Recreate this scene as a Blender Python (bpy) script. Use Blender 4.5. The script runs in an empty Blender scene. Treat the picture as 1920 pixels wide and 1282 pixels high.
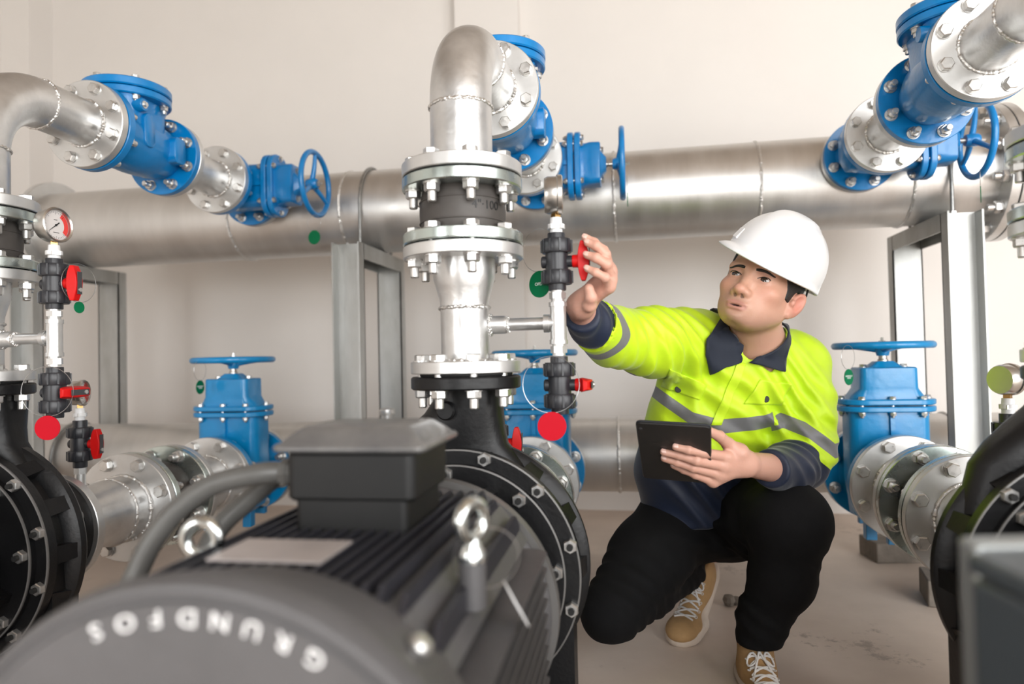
import bpy, math, random
import numpy as np
from mathutils import Matrix, Vector
from math import sin, cos, pi, radians, sqrt
random.seed(7)
SC = bpy.context.scene
COL = SC.collection

# ---------------------------------------------------------------- materials
def nd(nt, t, **k):
    n = nt.nodes.new(t)
    for a, b in k.items():
        if a in n.inputs: n.inputs[a].default_value = b
        else: setattr(n, a, b)
    return n

def material(name, color, metallic=0.0, rough=0.5, coat=0.0, var=0.0, vscale=8.0, vcol=None,
             bump=0.0, bscale=60.0, rvar=0.0, sheen=0.0, sss=0.0, stretch=None, spec=None, trans=0.0, coatrough=.08, detail=4.0, vlo=.35, vhi=.7):
    m = bpy.data.materials.new(name); m.use_nodes = True
    nt = m.node_tree; b = nt.nodes['Principled BSDF']
    b.inputs['Base Color'].default_value = (*color, 1)
    b.inputs['Metallic'].default_value = metallic
    b.inputs['Roughness'].default_value = rough
    b.inputs['Coat Weight'].default_value = coat
    b.inputs['Coat Roughness'].default_value = coatrough
    if spec is not None: b.inputs['Specular IOR Level'].default_value = spec
    if trans: b.inputs['Transmission Weight'].default_value = trans
    if sheen:
        b.inputs['Sheen Weight'].default_value = sheen
        b.inputs['Sheen Roughness'].default_value = .4
    if sss:
        b.inputs['Subsurface Weight'].default_value = sss
        b.inputs['Subsurface Radius'].default_value = (1, .35, .2)
        b.inputs['Subsurface Scale'].default_value = .006
    if var or rvar or bump:
        tc = nd(nt, 'ShaderNodeTexCoord'); mp = nd(nt, 'ShaderNodeMapping')
        nt.links.new(tc.outputs['Object'], mp.inputs['Vector'])
        if stretch: mp.inputs['Scale'].default_value = stretch
    if var or rvar:
        n = nd(nt, 'ShaderNodeTexNoise', Scale=vscale, Detail=detail, Roughness=.6)
        nt.links.new(mp.outputs[0], n.inputs['Vector'])
        if var:
            r = nd(nt, 'ShaderNodeValToRGB')
            r.color_ramp.elements[0].position = vlo; r.color_ramp.elements[1].position = vhi
            r.color_ramp.elements[0].color = (*(vcol if vcol else [c * (1 - var) for c in color]), 1)
            r.color_ramp.elements[1].color = (*color, 1)
            nt.links.new(n.outputs['Fac'], r.inputs['Fac']); nt.links.new(r.outputs[0], b.inputs['Base Color'])
        if rvar:
            mr = nd(nt, 'ShaderNodeMapRange')
            mr.inputs['From Min'].default_value = .3; mr.inputs['From Max'].default_value = .7
            mr.inputs['To Min'].default_value = rough - rvar; mr.inputs['To Max'].default_value = rough + rvar
            nt.links.new(n.outputs['Fac'], mr.inputs['Value']); nt.links.new(mr.outputs[0], b.inputs['Roughness'])
    if bump:
        n2 = nd(nt, 'ShaderNodeTexNoise', Scale=bscale, Detail=3.0)
        nt.links.new(mp.outputs[0], n2.inputs['Vector'])
        bp = nd(nt, 'ShaderNodeBump', Strength=bump, Distance=.004)
        nt.links.new(n2.outputs['Fac'], bp.inputs['Height']); nt.links.new(bp.outputs[0], b.inputs['Normal'])
    return m

M = dict(
 silver = material('silver painted steel', (.76, .76, .755), .88, .36, var=.22, vscale=14, rvar=.07, bump=.1, bscale=90),
 header = material('rolled stainless header steel', (.70, .685, .665), .9, .40, var=.12, vscale=5, rvar=.06, bump=.05, bscale=70, stretch=(3, .6, .6)),
 weld = material('bright weld bead', (.74, .73, .71), .95, .3, bump=.6, bscale=240),
 plate = material('satin flange steel', (.74, .74, .73), .82, .38, var=.15, vscale=10, rvar=.06, bump=.05),
 zinc = material('zinc passivated steel', (.60, .63, .60), .95, .26, var=.2, vscale=9, vcol=(.50, .58, .56), rvar=.08),
 bolt = material('bolt steel', (.74, .73, .71), .88, .34, var=.25, vscale=60, rvar=.1),
 boltdark = material('dull dark bolt steel', (.38, .38, .37), .9, .42, var=.3, vscale=60),
 blue = material('blue enamel', (.0, .215, .56), 0, .32, coat=.3, var=.14, vscale=16, bump=.22, bscale=45),
 bluelow = material('light blue enamel', (.001, .255, .58), 0, .30, coat=.3, var=.12, vscale=16, bump=.22, bscale=45),
 cast = material('black cast iron paint', (.007, .007, .0078), 0, .40, var=.3, vscale=20, bump=.12, bscale=120, spec=.35),
 castedge = material('worn casting edge', (.16, .155, .15), .3, .45),
 motor = material('charcoal motor paint', (.105, .102, .105), .05, .46, var=.18, vscale=12, bump=.15, bscale=130),
 motordark = material('dark motor fin paint', (.032, .032, .040), .05, .42, var=.2, vscale=12, bump=.1),
 boxblack = material('black terminal box plastic', (.010, .010, .010), 0, .5, var=.2, vscale=20, spec=.35),
 rubber = material('black rubber', (.075, .066, .060), 0, .52, var=.35, vscale=9, bump=.1),
 gasket = material('gasket black', (.01, .01, .01), 0, .7),
 pvc = material('dark grey pvc', (.024, .025, .030), 0, .36, var=.15, vscale=30),
 red = material('red plastic', (.62, .006, .006), 0, .45, var=.1, vscale=30, spec=.25),
 redtag = material('red tag plastic', (.52, .002, .014), 0, .55, var=.08, spec=.15),
 greentag = material('green tag plastic', (.0, .15, .055), 0, .55, var=.08, spec=.2),
 grey = material('dark grey inlay', (.05, .05, .055), 0, .45),
 brass = material('brass', (.55, .33, .12), .95, .3, var=.2, vscale=60),
 chrome = material('brushed gauge steel', (.55, .53, .50), .95, .28, var=.08, vscale=20),
 galv = material('galvanised channel', (.60, .61, .60), .55, .42, var=.35, vscale=7, vcol=(.38, .38, .36), rvar=.1, stretch=(1, 1, .35), bump=.1, bscale=40),
 white = material('white plastic', (.8, .8, .8), 0, .4),
 dial = material('gauge dial card', (.72, .68, .66), 0, .5, coat=.8, var=.05),
 ink = material('black ink', (.01, .01, .01), 0, .5),
 redink = material('red dial ink', (.75, .06, .05), 0, .5),
 lid = material('dusty terminal box lid', (.10, .098, .10), .1, .36, coat=.25, var=.3, vscale=18, vcol=(.16, .155, .15)),
 conduit = material('grey flexible conduit', (.11, .108, .102), 0, .35, var=.15, vscale=20),
 eye = material('bright zinc eyebolt', (.72, .75, .74), 1, .16, var=.1, vscale=20),
 name = material('printed aluminium nameplate', (.62, .56, .54), .35, .4, var=.12, vscale=20),
 steelcab = material('blue grey cabinet steel', (.095, .115, .13), .35, .35, var=.15, vscale=6),
 steelcablid = material('pale cabinet lid steel', (.36, .38, .38), .5, .34, var=.1, vscale=6),
 conc = material('rough concrete', (.26, .225, .19), 0, .9, var=.35, vscale=14, bump=.6, bscale=60),
 wire = material('thin steel wire', (.45, .45, .45), .9, .3),
 whiteink = material('white print', (.85, .85, .85), 0, .5),
)

# ---------------------------------------------------------------- mesh builder
def frame(o, d, x=None):
    d = Vector(d).normalized()
    h = Vector(x) if x is not None else (Vector((0, 0, 1)) if abs(d.z) < .9 else Vector((1, 0, 0)))
    X = (h - d * h.dot(d)).normalized(); Y = d.cross(X)
    m = Matrix.Identity(4)
    for i in range(3): m[i][0] = X[i]; m[i][1] = Y[i]; m[i][2] = d[i]; m[i][3] = o[i]
    return m
AY = lambda x, y, z: frame((x, y, z), (0, 1, 0))     # local z runs along +Y
AX = lambda x, y, z: frame((x, y, z), (1, 0, 0))
AZ = lambda x, y, z: frame((x, y, z), (0, 0, 1))

class MB:
    def __init__(s): s.v = []; s.f = []; s.m = []
    def add(s, vs, fs, T=None, m=0):
        b = len(s.v)
        s.v += [tuple(T @ Vector(p)) for p in vs] if T is not None else [tuple(p) for p in vs]
        s.f += [tuple(i + b for i in f) for f in fs]; s.m += [m] * len(fs); return s
    def rev(s, prof, T, seg=48, m=0, closed=False, arc=None, rot=0.0):
        vs = []; fs = []; rings = []
        for r, h in prof:
            if r < 1e-7: rings.append([len(vs)]); vs.append((0, 0, h))
            else:
                rings.append(list(range(len(vs), len(vs) + seg)))
                vs += [(r * cos(rot + 2 * pi * i / seg), r * sin(rot + 2 * pi * i / seg), h) for i in range(seg)]
        pairs = list(zip(rings, rings[1:])) + ([(rings[-1], rings[0])] if closed else [])
        for a, b in pairs:
            for i in range(seg):
                j = (i + 1) % seg
                if len(a) == 1 and len(b) == 1: continue
                if len(a) == 1: fs.append((a[0], b[j], b[i]))
                elif len(b) == 1: fs.append((a[i], a[j], b[0]))
                else: fs.append((a[i], a[j], b[j], b[i]))
        return s.add(vs, fs, T, m)
    def disc(s, R, h0, h1, T, seg=64, m=0, ch=.0015, hole=0):
        if hole: p = [(hole, h0), (R - ch, h0), (R, h0 + ch), (R, h1 - ch), (R - ch, h1), (hole, h1)]; return s.rev(p, T, seg, m, closed=True)
        return s.rev([(0, h0), (R - ch, h0), (R, h0 + ch), (R, h1 - ch), (R - ch, h1), (0, h1)], T, seg, m)
    def cyl(s, r, h0, h1, T, seg=40, m=0, r2=None, ch=0):
        r2 = r if r2 is None else r2
        if ch: return s.rev([(0, h0), (r - ch, h0), (r, h0 + ch), (r2, h1 - ch), (r2 - ch, h1), (0, h1)], T, seg, m)
        return s.rev([(0, h0), (r, h0), (r2, h1), (0, h1)], T, seg, m)
    def tube(s, pts, rad, seg=12, m=0, loop=False, caps=True, T=None):
        P = [Vector(p) for p in pts]; n = len(P); R = rad if callable(rad) else (lambda i: rad)
        tan = []
        for i in range(n):
            a = P[(i - 1) % n] if (loop or i > 0) else P[i]; b = P[(i + 1) % n] if (loop or i < n - 1) else P[i]
            tan.append((b - a).normalized())
        h = Vector((0, 0, 1)) if abs(tan[0].z) < .9 else Vector((1, 0, 0))
        X = (h - tan[0] * h.dot(tan[0])).normalized(); vs = []; fs = []
        for i in range(n):
            X = (X - tan[i] * X.dot(tan[i])).normalized(); Y = tan[i].cross(X); r = R(i)
            vs += [tuple(P[i] + X * (r * cos(2 * pi * k / seg)) + Y * (r * sin(2 * pi * k / seg))) for k in range(seg)]
        for i in range(n if loop else n - 1):
            for k in range(seg):
                l = (k + 1) % seg; j = (i + 1) % n
                fs.append((i * seg + k, i * seg + l, j * seg + l, j * seg + k))
        if caps and not loop:
            fs.append(tuple(reversed(range(seg)))); fs.append(tuple(range((n - 1) * seg, n * seg)))
        return s.add(vs, fs, T, m)
    def box(s, c, d, T=None, m=0):
        vs = [(c[0] + sx * d[0] / 2, c[1] + sy * d[1] / 2, c[2] + sz * d[2] / 2) for sx in (-1, 1) for sy in (-1, 1) for sz in (-1, 1)]
        return s.add(vs, [(0, 1, 3, 2), (4, 6, 7, 5), (0, 4, 5, 1), (2, 3, 7, 6), (0, 2, 6, 4), (1, 5, 7, 3)], T, m)
    def loft(s, secs, T=None, m=0, caps=True):
        n = len(secs[0]); vs = [p for q in secs for p in q]; fs = []
        for i in range(len(secs) - 1):
            for k in range(n):
                l = (k + 1) % n; fs.append((i * n + k, i * n + l, (i + 1) * n + l, (i + 1) * n + k))
        if caps: fs.append(tuple(reversed(range(n)))); fs.append(tuple(range((len(secs) - 1) * n, len(secs) * n)))
        return s.add(vs, fs, T, m)
    def rslab(s, hx, hy, z0, z1, r, T=None, m=0, seg=7, ch=.0015, taper=0):
        def sec(z, k):
            o = []
            for cx, cy, a0 in ((1, 1, 0), (-1, 1, 90), (-1, -1, 180), (1, -1, 270)):
                for i in range(seg + 1):
                    a = radians(a0 + 90 * i / seg); rr = max(r - k, 1e-4)
                    o.append((cx * (hx - r) + rr * cos(a), cy * (hy - r) + rr * sin(a), z))
            return o
        return s.loft([sec(z0, ch), sec(z0 + ch, 0), sec(z1 - ch, taper), sec(z1, ch + taper)], T, m)
    def mesh(s, name, mats, off=(0, 0, 0), ang=32):
        me = bpy.data.meshes.new(name)
        me.from_pydata([(x - off[0], y - off[1], z - off[2]) for x, y, z in s.v], [], s.f)
        for q in mats: me.materials.append(M[q] if isinstance(q, str) else q)
        me.polygons.foreach_set('material_index', s.m)
        me.validate(); me.shade_smooth(); me.set_sharp_from_angle(angle=radians(ang))
        return me

def weld(mb, T, r, w=.0032, m=0, seg=120, seed=0):
    """A bumpy circular weld bead of radius r round local z."""
    rnd = random.Random(seed); k = [rnd.uniform(.75, 1.3) for _ in range(seg)]; dz = [rnd.uniform(-.0012, .0012) for _ in range(seg)]
    pts = [tuple(T @ Vector((r * cos(2 * pi * i / seg), r * sin(2 * pi * i / seg), dz[i]))) for i in range(seg)]
    mb.tube(pts, lambda i: w * k[i], 8, m, loop=True)
    return mb

class Thing:
    def __init__(s, name, label, cat, loc=(0, 0, 0), group=None):
        s.o = bpy.data.objects.new(name, None); COL.objects.link(s.o); s.loc = Vector(loc); s.o.location = loc
        s.o.empty_display_size = .05
        s.o['label'] = label; s.o['category'] = cat
        if group: s.o['group'] = group
    def part(s, name, mb, mats, parent=None, label=None, ang=32, bevel=0):
        if not isinstance(mats, list): mats = [mats]
        o = bpy.data.objects.new(name, mb.mesh(name, mats, s.loc, ang)); COL.objects.link(o); o.parent = parent or s.o
        if label: o['label'] = label
        if bevel:
            b = o.modifiers.new('edge', 'BEVEL'); b.width = bevel; b.segments = 2; b.limit_method = 'ANGLE'; b.angle_limit = radians(40)
        return o
    def welds(s, *L):
        for i, (T, r, w) in enumerate(L): s.part('weld_bead', weld(MB(), T, r, w, seed=i + int(r * 1000)), 'weld')
    def inst(s, name, me, T, parent=None):
        o = bpy.data.objects.new(name, me); COL.objects.link(o); o.parent = parent or s.o
        o.matrix_local = Matrix.Translation(-s.loc) @ T; return o
def single(name, mb, mats, label, cat, loc=(0, 0, 0), group=None, ang=32, kind=None, bevel=0):
    if not isinstance(mats, list): mats = [mats]
    o = bpy.data.objects.new(name, mb.mesh(name, mats, loc, ang)); COL.objects.link(o); o.location = loc
    if label: o['label'] = label
    if cat: o['category'] = cat
    if group: o['group'] = group
    if kind: o['kind'] = kind
    if bevel:
        b = o.modifiers.new('edge', 'BEVEL'); b.width = bevel; b.segments = 2; b.limit_method = 'ANGLE'; b.angle_limit = radians(40)
    return o
def kids(o): return [c for c in COL.objects if c.parent == o]
def copy_tree(o, parent=None, delta=None, label=None, group=None):
    c = o.copy(); COL.objects.link(c)
    if parent is not None: c.parent = parent
    if delta is not None: c.location = Vector(o.location) + Vector(delta)
    if label: c['label'] = label
    for ch in kids(o): copy_tree(ch, c)
    return c

# ---------------------------------------------------------------- bolts
_bm = {}
def bolt_mesh(L, s, mat='bolt', stub=.017):
    key = (round(L, 4), round(s, 4), mat, stub)
    if key in _bm: return _bm[key]
    mb = MB(); I = Matrix.Identity(4); R = s * .577 * 1.0
    mb.rev([(0, .0025), (R * 1.12, .0025), (R * 1.12, 0), (0, 0)], I, 20)                       # washer, front
    mb.rev([(0, .0025), (R, .0025), (R, .0025 + s * .36), (R * .86, .0025 + s * .43), (0, .0025 + s * .43)], I, 6)
    mb.rev([(s * .33, .001), (s * .33, -L - .001)], I, 14)
    mb.rev([(0, -L), (R * 1.12, -L), (R * 1.12, -L - .0025), (0, -L - .0025)], I, 20)
    z = -L - .0025
    mb.rev([(0, z), (R, z), (R, z - s * .45), (R * .86, z - s * .55), (0, z - s * .55)], I, 6)
    z -= s * .5
    mb.rev([(s * .33, z), (s * .33, z - stub), (s * .26, z - stub - .002), (0, z - stub - .002)], I, 14)
    _bm[key] = mb.mesh('hex_bolt', [mat]); return _bm[key]
def bolts(t, parent, c, d, pcd, L, s=.024, n=8, phase=22.5, mat='bolt', stub=.017, only=None, x=None):
    """A ring of bolts: heads on the side d points to, nuts on the other."""
    F = frame(c, d, x) ; me = bolt_mesh(L, s, mat, stub)
    for k in range(n):
        if only and k not in only: continue
        a = radians(phase + 360 * k / n)
        T = F @ Matrix.Translation((pcd / 2 * cos(a), pcd / 2 * sin(a), 0)) @ Matrix.Rotation(random.uniform(0, 6.28), 4, 'Z')
        t.inst('hex_bolt', me, T, parent)

def text_mesh(body, size, depth=.0006):
    cu = bpy.data.curves.new('t', 'FONT'); cu.body = body; cu.size = size; cu.align_x = 'CENTER'; cu.align_y = 'CENTER'; cu.extrude = depth; cu.space_line = .8
    o = bpy.data.objects.new('t', cu); COL.objects.link(o)
    me = bpy.data.meshes.new_from_object(o.evaluated_get(bpy.context.evaluated_depsgraph_get()))
    vs = [tuple(v.co) for v in me.vertices]; fs = [tuple(p.vertices) for p in me.polygons]
    bpy.data.objects.remove(o); bpy.data.curves.remove(cu); bpy.data.meshes.remove(me)
    return vs, fs
# ---------------------------------------------------------------- measured layout (metres, floor z = 0)
XL, XR = -1.038, 1.027          # pump lines left and right of the middle one at x = 0
H = 1.332                       # height of the discharge valves
HS = .346                       # height of pump shafts and suction lines
Z = Matrix.Identity(4)
rs = random.Random(3)

def build_elbow_pipe():
    t = Thing('elbow_pipe', '', 'pipe', (0, 0, 1.052))
    mb = MB(); r = .057
    mb.rev([(r, 1.075), (r, 1.182)], Z, 56)
    C = Vector((0, .15, 1.182)); prev = None; secs = []
    for i in range(25):
        a = radians(90 * i / 24)   # arc from vertical to horizontal
        c = C + Vector((0, -.15 * cos(a), .15 * sin(a))); d = Vector((0, sin(a), cos(a)))
        F = frame(c, d, (1, 0, 0)); secs.append([tuple(F @ Vector((r * cos(2 * pi * k / 56), r * sin(2 * pi * k / 56), 0))) for k in range(56)])
    mb.loft(secs, caps=False); mb.rev([(r, 0), (r, .14)], AY(0, .15, H), 56)
    p = t.part('elbow', mb, 'silver', ang=60)
    t.welds((AZ(0, 0, 1.184), r, .0032), (AY(0, .152, H), r, .0032), (AY(0, .287, H), r + .001, .004), (AZ(0, 0, 1.077), r + .001, .004))
    f = t.part('flange', MB().disc(.11, 1.052, 1.075, Z, 72, hole=.055), 'plate')
    bolts(t, f, (0, 0, 1.075), (0, 0, 1), .18, .047)
    f = t.part('flange', MB().disc(.11, .288, .31, AY(0, 0, H), 72, hole=.055), 'plate')
    t.part('gasket', MB().disc(.105, .31, .313, AY(0, 0, H), 64, hole=.055), 'gasket'); t.part('gasket', MB().disc(.105, 1.0495, 1.0525, Z, hole=.05), 'gasket')
    bolts(t, f, (0, .288, H), (0, -1, 0), .18, .047)
    return t

def build_rubber_joint():
    t = Thing('rubber_expansion_joint', '', 'pipe joint', (0, 0, .926))
    f = t.part('backing_flange', MB().disc(.11, .9275, .948, Z, 72, ch=.002, hole=.066), 'zinc')
    bolts(t, f, (0, 0, .948), (0, 0, 1), .18, .045)
    t.part('backing_flange', MB().disc(.11, 1.028, 1.049, Z, 72, ch=.002, hole=.066), 'zinc')
    mb = MB(); pr = []
    for i in range(25):
        u = i / 24; z = .926 + u * .124; b = .068 + .011 * max(0, sin(pi * min(1, max(0, (u - .12) / .76)))) ** .6
        pr.append((b, z))
    mb.rev(pr, Z, 64); mb.tube([(.0785 * cos(a), .0785 * sin(a), 1.006) for a in [2 * pi * i / 64 for i in range(64)]], .0012, 6, loop=True)
    mb.tube([(.0785 * cos(a), .0785 * sin(a), .968) for a in [2 * pi * i / 64 for i in range(64)]], .0012, 6, loop=True)
    b = t.part('rubber_body', mb, 'rubber', ang=60)
    vs, fs = text_mesh('4"\u00b7100', .0215, .0005)
    az = radians(45); R = .0795
    out = [(R_ * sin(az + x / R), -R_ * cos(az + x / R), .990 + y) for x, y, z in vs for R_ in (R + z,)]
    t.part('lettering', MB().add(out, fs), 'ink', b)
    return t

def build_reducer_pipe():
    t = Thing('reducer_pipe', '', 'pipe', (0, 0, .695))
    mb = MB(); mb.rev([(.0445, .715), (.0445, .815), (.0455, .83), (.051, .85), (.0565, .868), (.058, .885), (.058, .905)], Z, 56)
    mb.rev([(.0115, .03), (.0115, .16)], AX(0, .012, .783), 24)
    mb.rev([(.0165, .040), (.0165, .072), (.0155, .076), (.0115, .078)], AX(0, .012, .783), 24)
    t.part('reducer', mb, 'silver', ang=50)
    t.welds((AZ(0, 0, .815), .0448, .0032), (AZ(0, 0, .718), .0455, .004), (AX(.045, .012, .783), .0165, .004), (AX(.078, .012, .783), .0125, .0025))
    f = t.part('flange', MB().disc(.1, .6965, .718, Z, 72, hole=.043), 'plate')
    bolts(t, f, (0, 0, .718), (0, 0, 1), .16, .049)
    t.part('flange', MB().disc(.11, .903, .9245, Z, 72, hole=.055), 'plate')
    t.part('gasket', MB().disc(.085, .691, .697, Z, hole=.043), 'gasket'); t.part('gasket', MB().disc(.098, .9245, .9275, Z, hole=.055), 'gasket')
    return t

def build_check_valve():
    t = Thing('check_valve', '', 'valve', (0, .45, H - .11))
    mb = MB()
    T = AY(0, 0, H)
    mb.rev([(.066, .333), (.071, .345), (.08, .40), (.082, .46), (.078, .53), (.068, .575), (.064, .587)], T, 48)
    # chamber neck rising to the cover
    secs = []
    for z, hx, hy in ((H, .076, .082), (H + .05, .074, .082), (H + .08, .074, .084), (H + .101, .078, .09)):
        s_ = []
        for cx, cy, a0 in ((1, 1, 0), (-1, 1, 90), (-1, -1, 180), (1, -1, 270)):
            for i in range(6):
                a = radians(a0 + 90 * i / 5); r = .045
                s_.append((cx * (hx - r) + r * cos(a), .445 + cy * (hy - r) + r * sin(a), z))
        secs.append(s_)
    mb.loft(secs)
    for sx in (1, -1):
        mb.rev([(0, .0), (.017, 0), (.017, .088), (.0155, .09), (0, .09)], AX(0, .395, H + .078) if sx > 0 else frame((0, .395, H + .078), (-1, 0, 0)), 24)
    # hinge boss block beside the outlet and the raised pad of the body
    mb.rslab(.02, .024, .0, .096, .012, frame((0, .535, H - .005), (1, 0, 0), (0, 0, 1)) @ Matrix.Scale(1.8, 4, (1, 0, 0)))
    mb.rslab(.045, .02, .06, .0835, .018, frame((0, .425, H + .02), (1, 0, 0), (0, 0, 1)))
    t.part('valve_body', mb, 'blue', ang=45)
    t.part('plug', MB().rev([(0, .088), (.010, .088), (.010, .091), (0, .091)], AX(0, .395, H + .078), 16).rev([(0, .09), (.006, .09), (.006, .097), (0, .097)], AX(0, .395, H + .078), 6), 'bolt')
    f = t.part('inlet_flange', MB().disc(.111, .313, .335, T, 72, hole=.05), 'blue')
    f = t.part('outlet_flange', MB().disc(.111, .585, .606, T, 72, hole=.05), 'blue')
    c = t.part('cover', MB().disc(.11, H + .123, H + .145, AZ(0, .445, 0), 72, ch=.003).disc(.085, H + .143, H + .15, AZ(0, .445, 0), 48, ch=.003), 'blue')
    t.part('cover_flange', MB().disc(.109, H + .101, H + .121, AZ(0, .445, 0), 72, ch=.003), 'blue')
    bolts(t, c, (0, .445, H + .145), (0, 0, 1), .185, .044, s=.018, n=6, phase=20, stub=.008)
    return t

def build_spool(y0, y1, z, r, R, name='spool_pipe', fb=True):
    t = Thing(name, '', 'pipe', (0, y0, z - R))
    T = AY(0, 0, z)
    t.part('pipe', MB().rev([(r, y0 + .01), (r, y1 - .01)], T, 56), 'silver', ang=60)
    t.welds((AY(0, y0 + .024, z), r + .001, .0042), (AY(0, y1 - .024, z), r + .001, .0042))
    fa = t.part('flange', MB().disc(R, y0, y0 + .021, T, 72, hole=r - .003), 'plate')
    fb = t.part('flange', MB().disc(R, y1 - .021, y1, T, 72, hole=r - .003), 'plate')
    t.part('gasket', MB().disc(R - .004, y0 - .003, y0, T, hole=r - .003), 'gasket'); t.part('gasket', MB().disc(R - .004, y1, y1 + .003, T, hole=r - .003), 'gasket')
    return t, fa, fb

def handwheel(t, c, d, R, tr, spoke_phase=90, mat='blue'):
    F = frame(c, d)
    mb = MB(); n = 56
    mb.tube([tuple(F @ Vector((R * cos(2 * pi * i / n), R * sin(2 * pi * i / n), 0))) for i in range(n)], tr, 14, loop=True)
    for k in range(3):
        a = radians(spoke_phase + 120 * k)
        pts = [tuple(F @ Vector(((.012 + (R - .014) * u) * cos(a), (.012 + (R - .014) * u) * sin(a), -.012 * (1 - u) ** 2))) for u in [i / 6 for i in range(7)]]
        mb.tube(pts, lambda i: tr * (.95 - .25 * i / 6), 10)
    mb.rev([(0, -.03), (.016, -.03), (.019, -.02), (.019, .002), (.015, .008), (0, .008)], F, 24)
    return t.part('handwheel', mb, mat, ang=50)

def gate_body(t, z, R, c, blue, y0, y1, bon, yc):
    """Valve body lying along Y with its bonnet along direction c; bon = dict of distances from the axis."""
    T = AY(0, 0, z)
    q = bon
    mb = MB(); r = q['throat']
    mb.rev([(r + .012, y0 + .018), (r, y0 + .035), (r, y1 - .035), (r + .012, y1 - .018)], T, 48)
    F = frame((0, yc, z), c, (0, 1, 0))       # local x = Y, local y across, local z = stem direction
    def sec(w, hx, hy, rr):
        o = []
        for cx, cy, a0 in ((1, 1, 0), (-1, 1, 90), (-1, -1, 180), (1, -1, 270)):
            for i in range(7):
                a = radians(a0 + 15 * i); o.append((cx * (hx - rr) + rr * cos(a), cy * (hy - rr) + rr * sin(a), w))
        return o
    D, W = q['D'], q['W']                      # half size along flow and across
    mb.loft([sec(-q['bot'], D * .55, W * .55, .02), sec(-q['bot'] * .8, D * .8, W * .9, .025), sec(0, D, W, .03), sec(q['f0'], D, W, .03)], F)
    # vertical ribs of the casting
    for s_ in (-1, 1): mb.box((s_ * (D + .002), 0, q['f0'] * .55), (.012, .012, q['f0'] * .9), F)
    # bonnet: flange, shoulder, neck, gland
    f0, f1, f2, f3 = q['f0'], q['f0'] + q['ft'], q['f0'] + q['ft'] + .004, q['f0'] + 2 * q['ft'] + .004
    body = t.part('valve_body', mb, blue, ang=40)
    fl = MB().rslab(q['FD'], q['FW'], f0, f1, min(q['FD'], q['FW']) * .85, F, seg=12, ch=.003)
    t.part('body_flange', fl, blue)
    bn = MB().rslab(q['FD'], q['FW'], f2, f3, min(q['FD'], q['FW']) * .85, F, seg=12, ch=.003)
    n0, n1 = f3, q['neck']
    bn.loft([sec(n0 - .002, q['FD'] * .74, q['SH'], .035), sec(n0 + .010, q['FD'] * .70, q['SH'] * .93, .035), sec(n0 + .030, q['ND'] * 1.02, q['NW'] * 1.02, .02), sec(n1 - .003, q['ND'], q['NW'], .018), sec(n1, q['ND'] - .004, q['NW'] - .004, .015)], F)
    bn.loft([sec(n1 - .001, q['ND'] * .62, q['NW'] * .62, .014), sec(n1 + .017, q['ND'] * .36, q['NW'] * .34, .010)], F)
    b = t.part('bonnet', bn, blue, ang=40)
    for sx in (-1, 1):
        for sy in (-1, 0, 1) if q['FW'] > .12 else (-1, 1):
            yy = sy * q['FW'] * (.62 if q['FW'] > .12 else .55)
            t.inst('hex_bolt', bolt_mesh(f3 - f0, .015, 'bolt', .004), F @ Matrix.Translation((sx * (q['FD'] - .012), yy, f3)), b)
    for sy in (-1, 1): t.inst('hex_bolt', bolt_mesh(f3 - f0, .015, 'bolt', .004), F @ Matrix.Translation((0, sy * (q['FW'] - .013), f3)), b)
    for sy in (-1, 1): t.inst('hex_bolt', bolt_mesh(.004, .017, 'bolt', .0), F @ Matrix.Translation((0, sy * q['NW'] * .72, n1 - .001)), b)
    t.part('stem', MB().rev([(q['sr'] * 1.25, n1 + .012), (q['sr'] * 1.25, n1 + .022), (q['sr'], n1 + .024), (q['sr'], q['wheel'] - .01)], F, 24), 'chrome')
    t.part('stem_nut', MB().rev([(0, q['wheel'] + .006), (.010, q['wheel'] + .006), (.010, q['wheel'] + .014), (.0045, q['wheel'] + .014), (.0045, q['wheel'] + .024), (0, q['wheel'] + .024)], F, 6), 'bolt')
    t.part('inlet_flange', MB().disc(R, y0, y0 + .021, T, 72, hole=r - .01), blue)
    t.part('outlet_flange', MB().disc(R, y1 - .021, y1, T, 72, hole=r - .01), blue)
    return b

def build_upper_gate():
    t = Thing('gate_valve', '', 'valve', (0, .98, H - .11))
    gate_body(t, H, .11, (1, 0, 0), 'blue', .870, 1.091, dict(throat=.066, D=.046, W=.076, bot=.085, f0=.118, ft=.019, FD=.062, FW=.106, neck=.222, ND=.046, NW=.066, SH=.074, sr=.008, wheel=.289), .985)
    handwheel(t, (.289, .985, H), (1, 0, 0), .1065, .0095, 0)
    # square lifting lugs on the far flange
    return t

def build_lower_gate():
    t = Thing('gate_valve', '', 'valve', (0, .945, HS - .16))
    gate_body(t, HS, .1425, (0, 0, 1), 'bluelow', .812, 1.078, dict(throat=.092, D=.056, W=.108, bot=.125, f0=.199, ft=.016, FD=.078, FW=.131, neck=.326, ND=.056, NW=.077, SH=.105, sr=.0115, wheel=.389), .945)
    handwheel(t, (0, .945, HS + .389), (0, 0, 1), .127, .0105, 30, 'bluelow')
    for c, d in (((-.05, .945, HS - .145), (.03, .03, .06)), ((.05, .945, HS - .145), (.03, .03, .06)), ((0, .823, HS - .142), (.09, .02, .03)), ((0, 1.067, HS - .142), (.09, .02, .03))):
        t.part('foot', MB().box(c, d), 'bluelow', bevel=.002)
    return t

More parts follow.
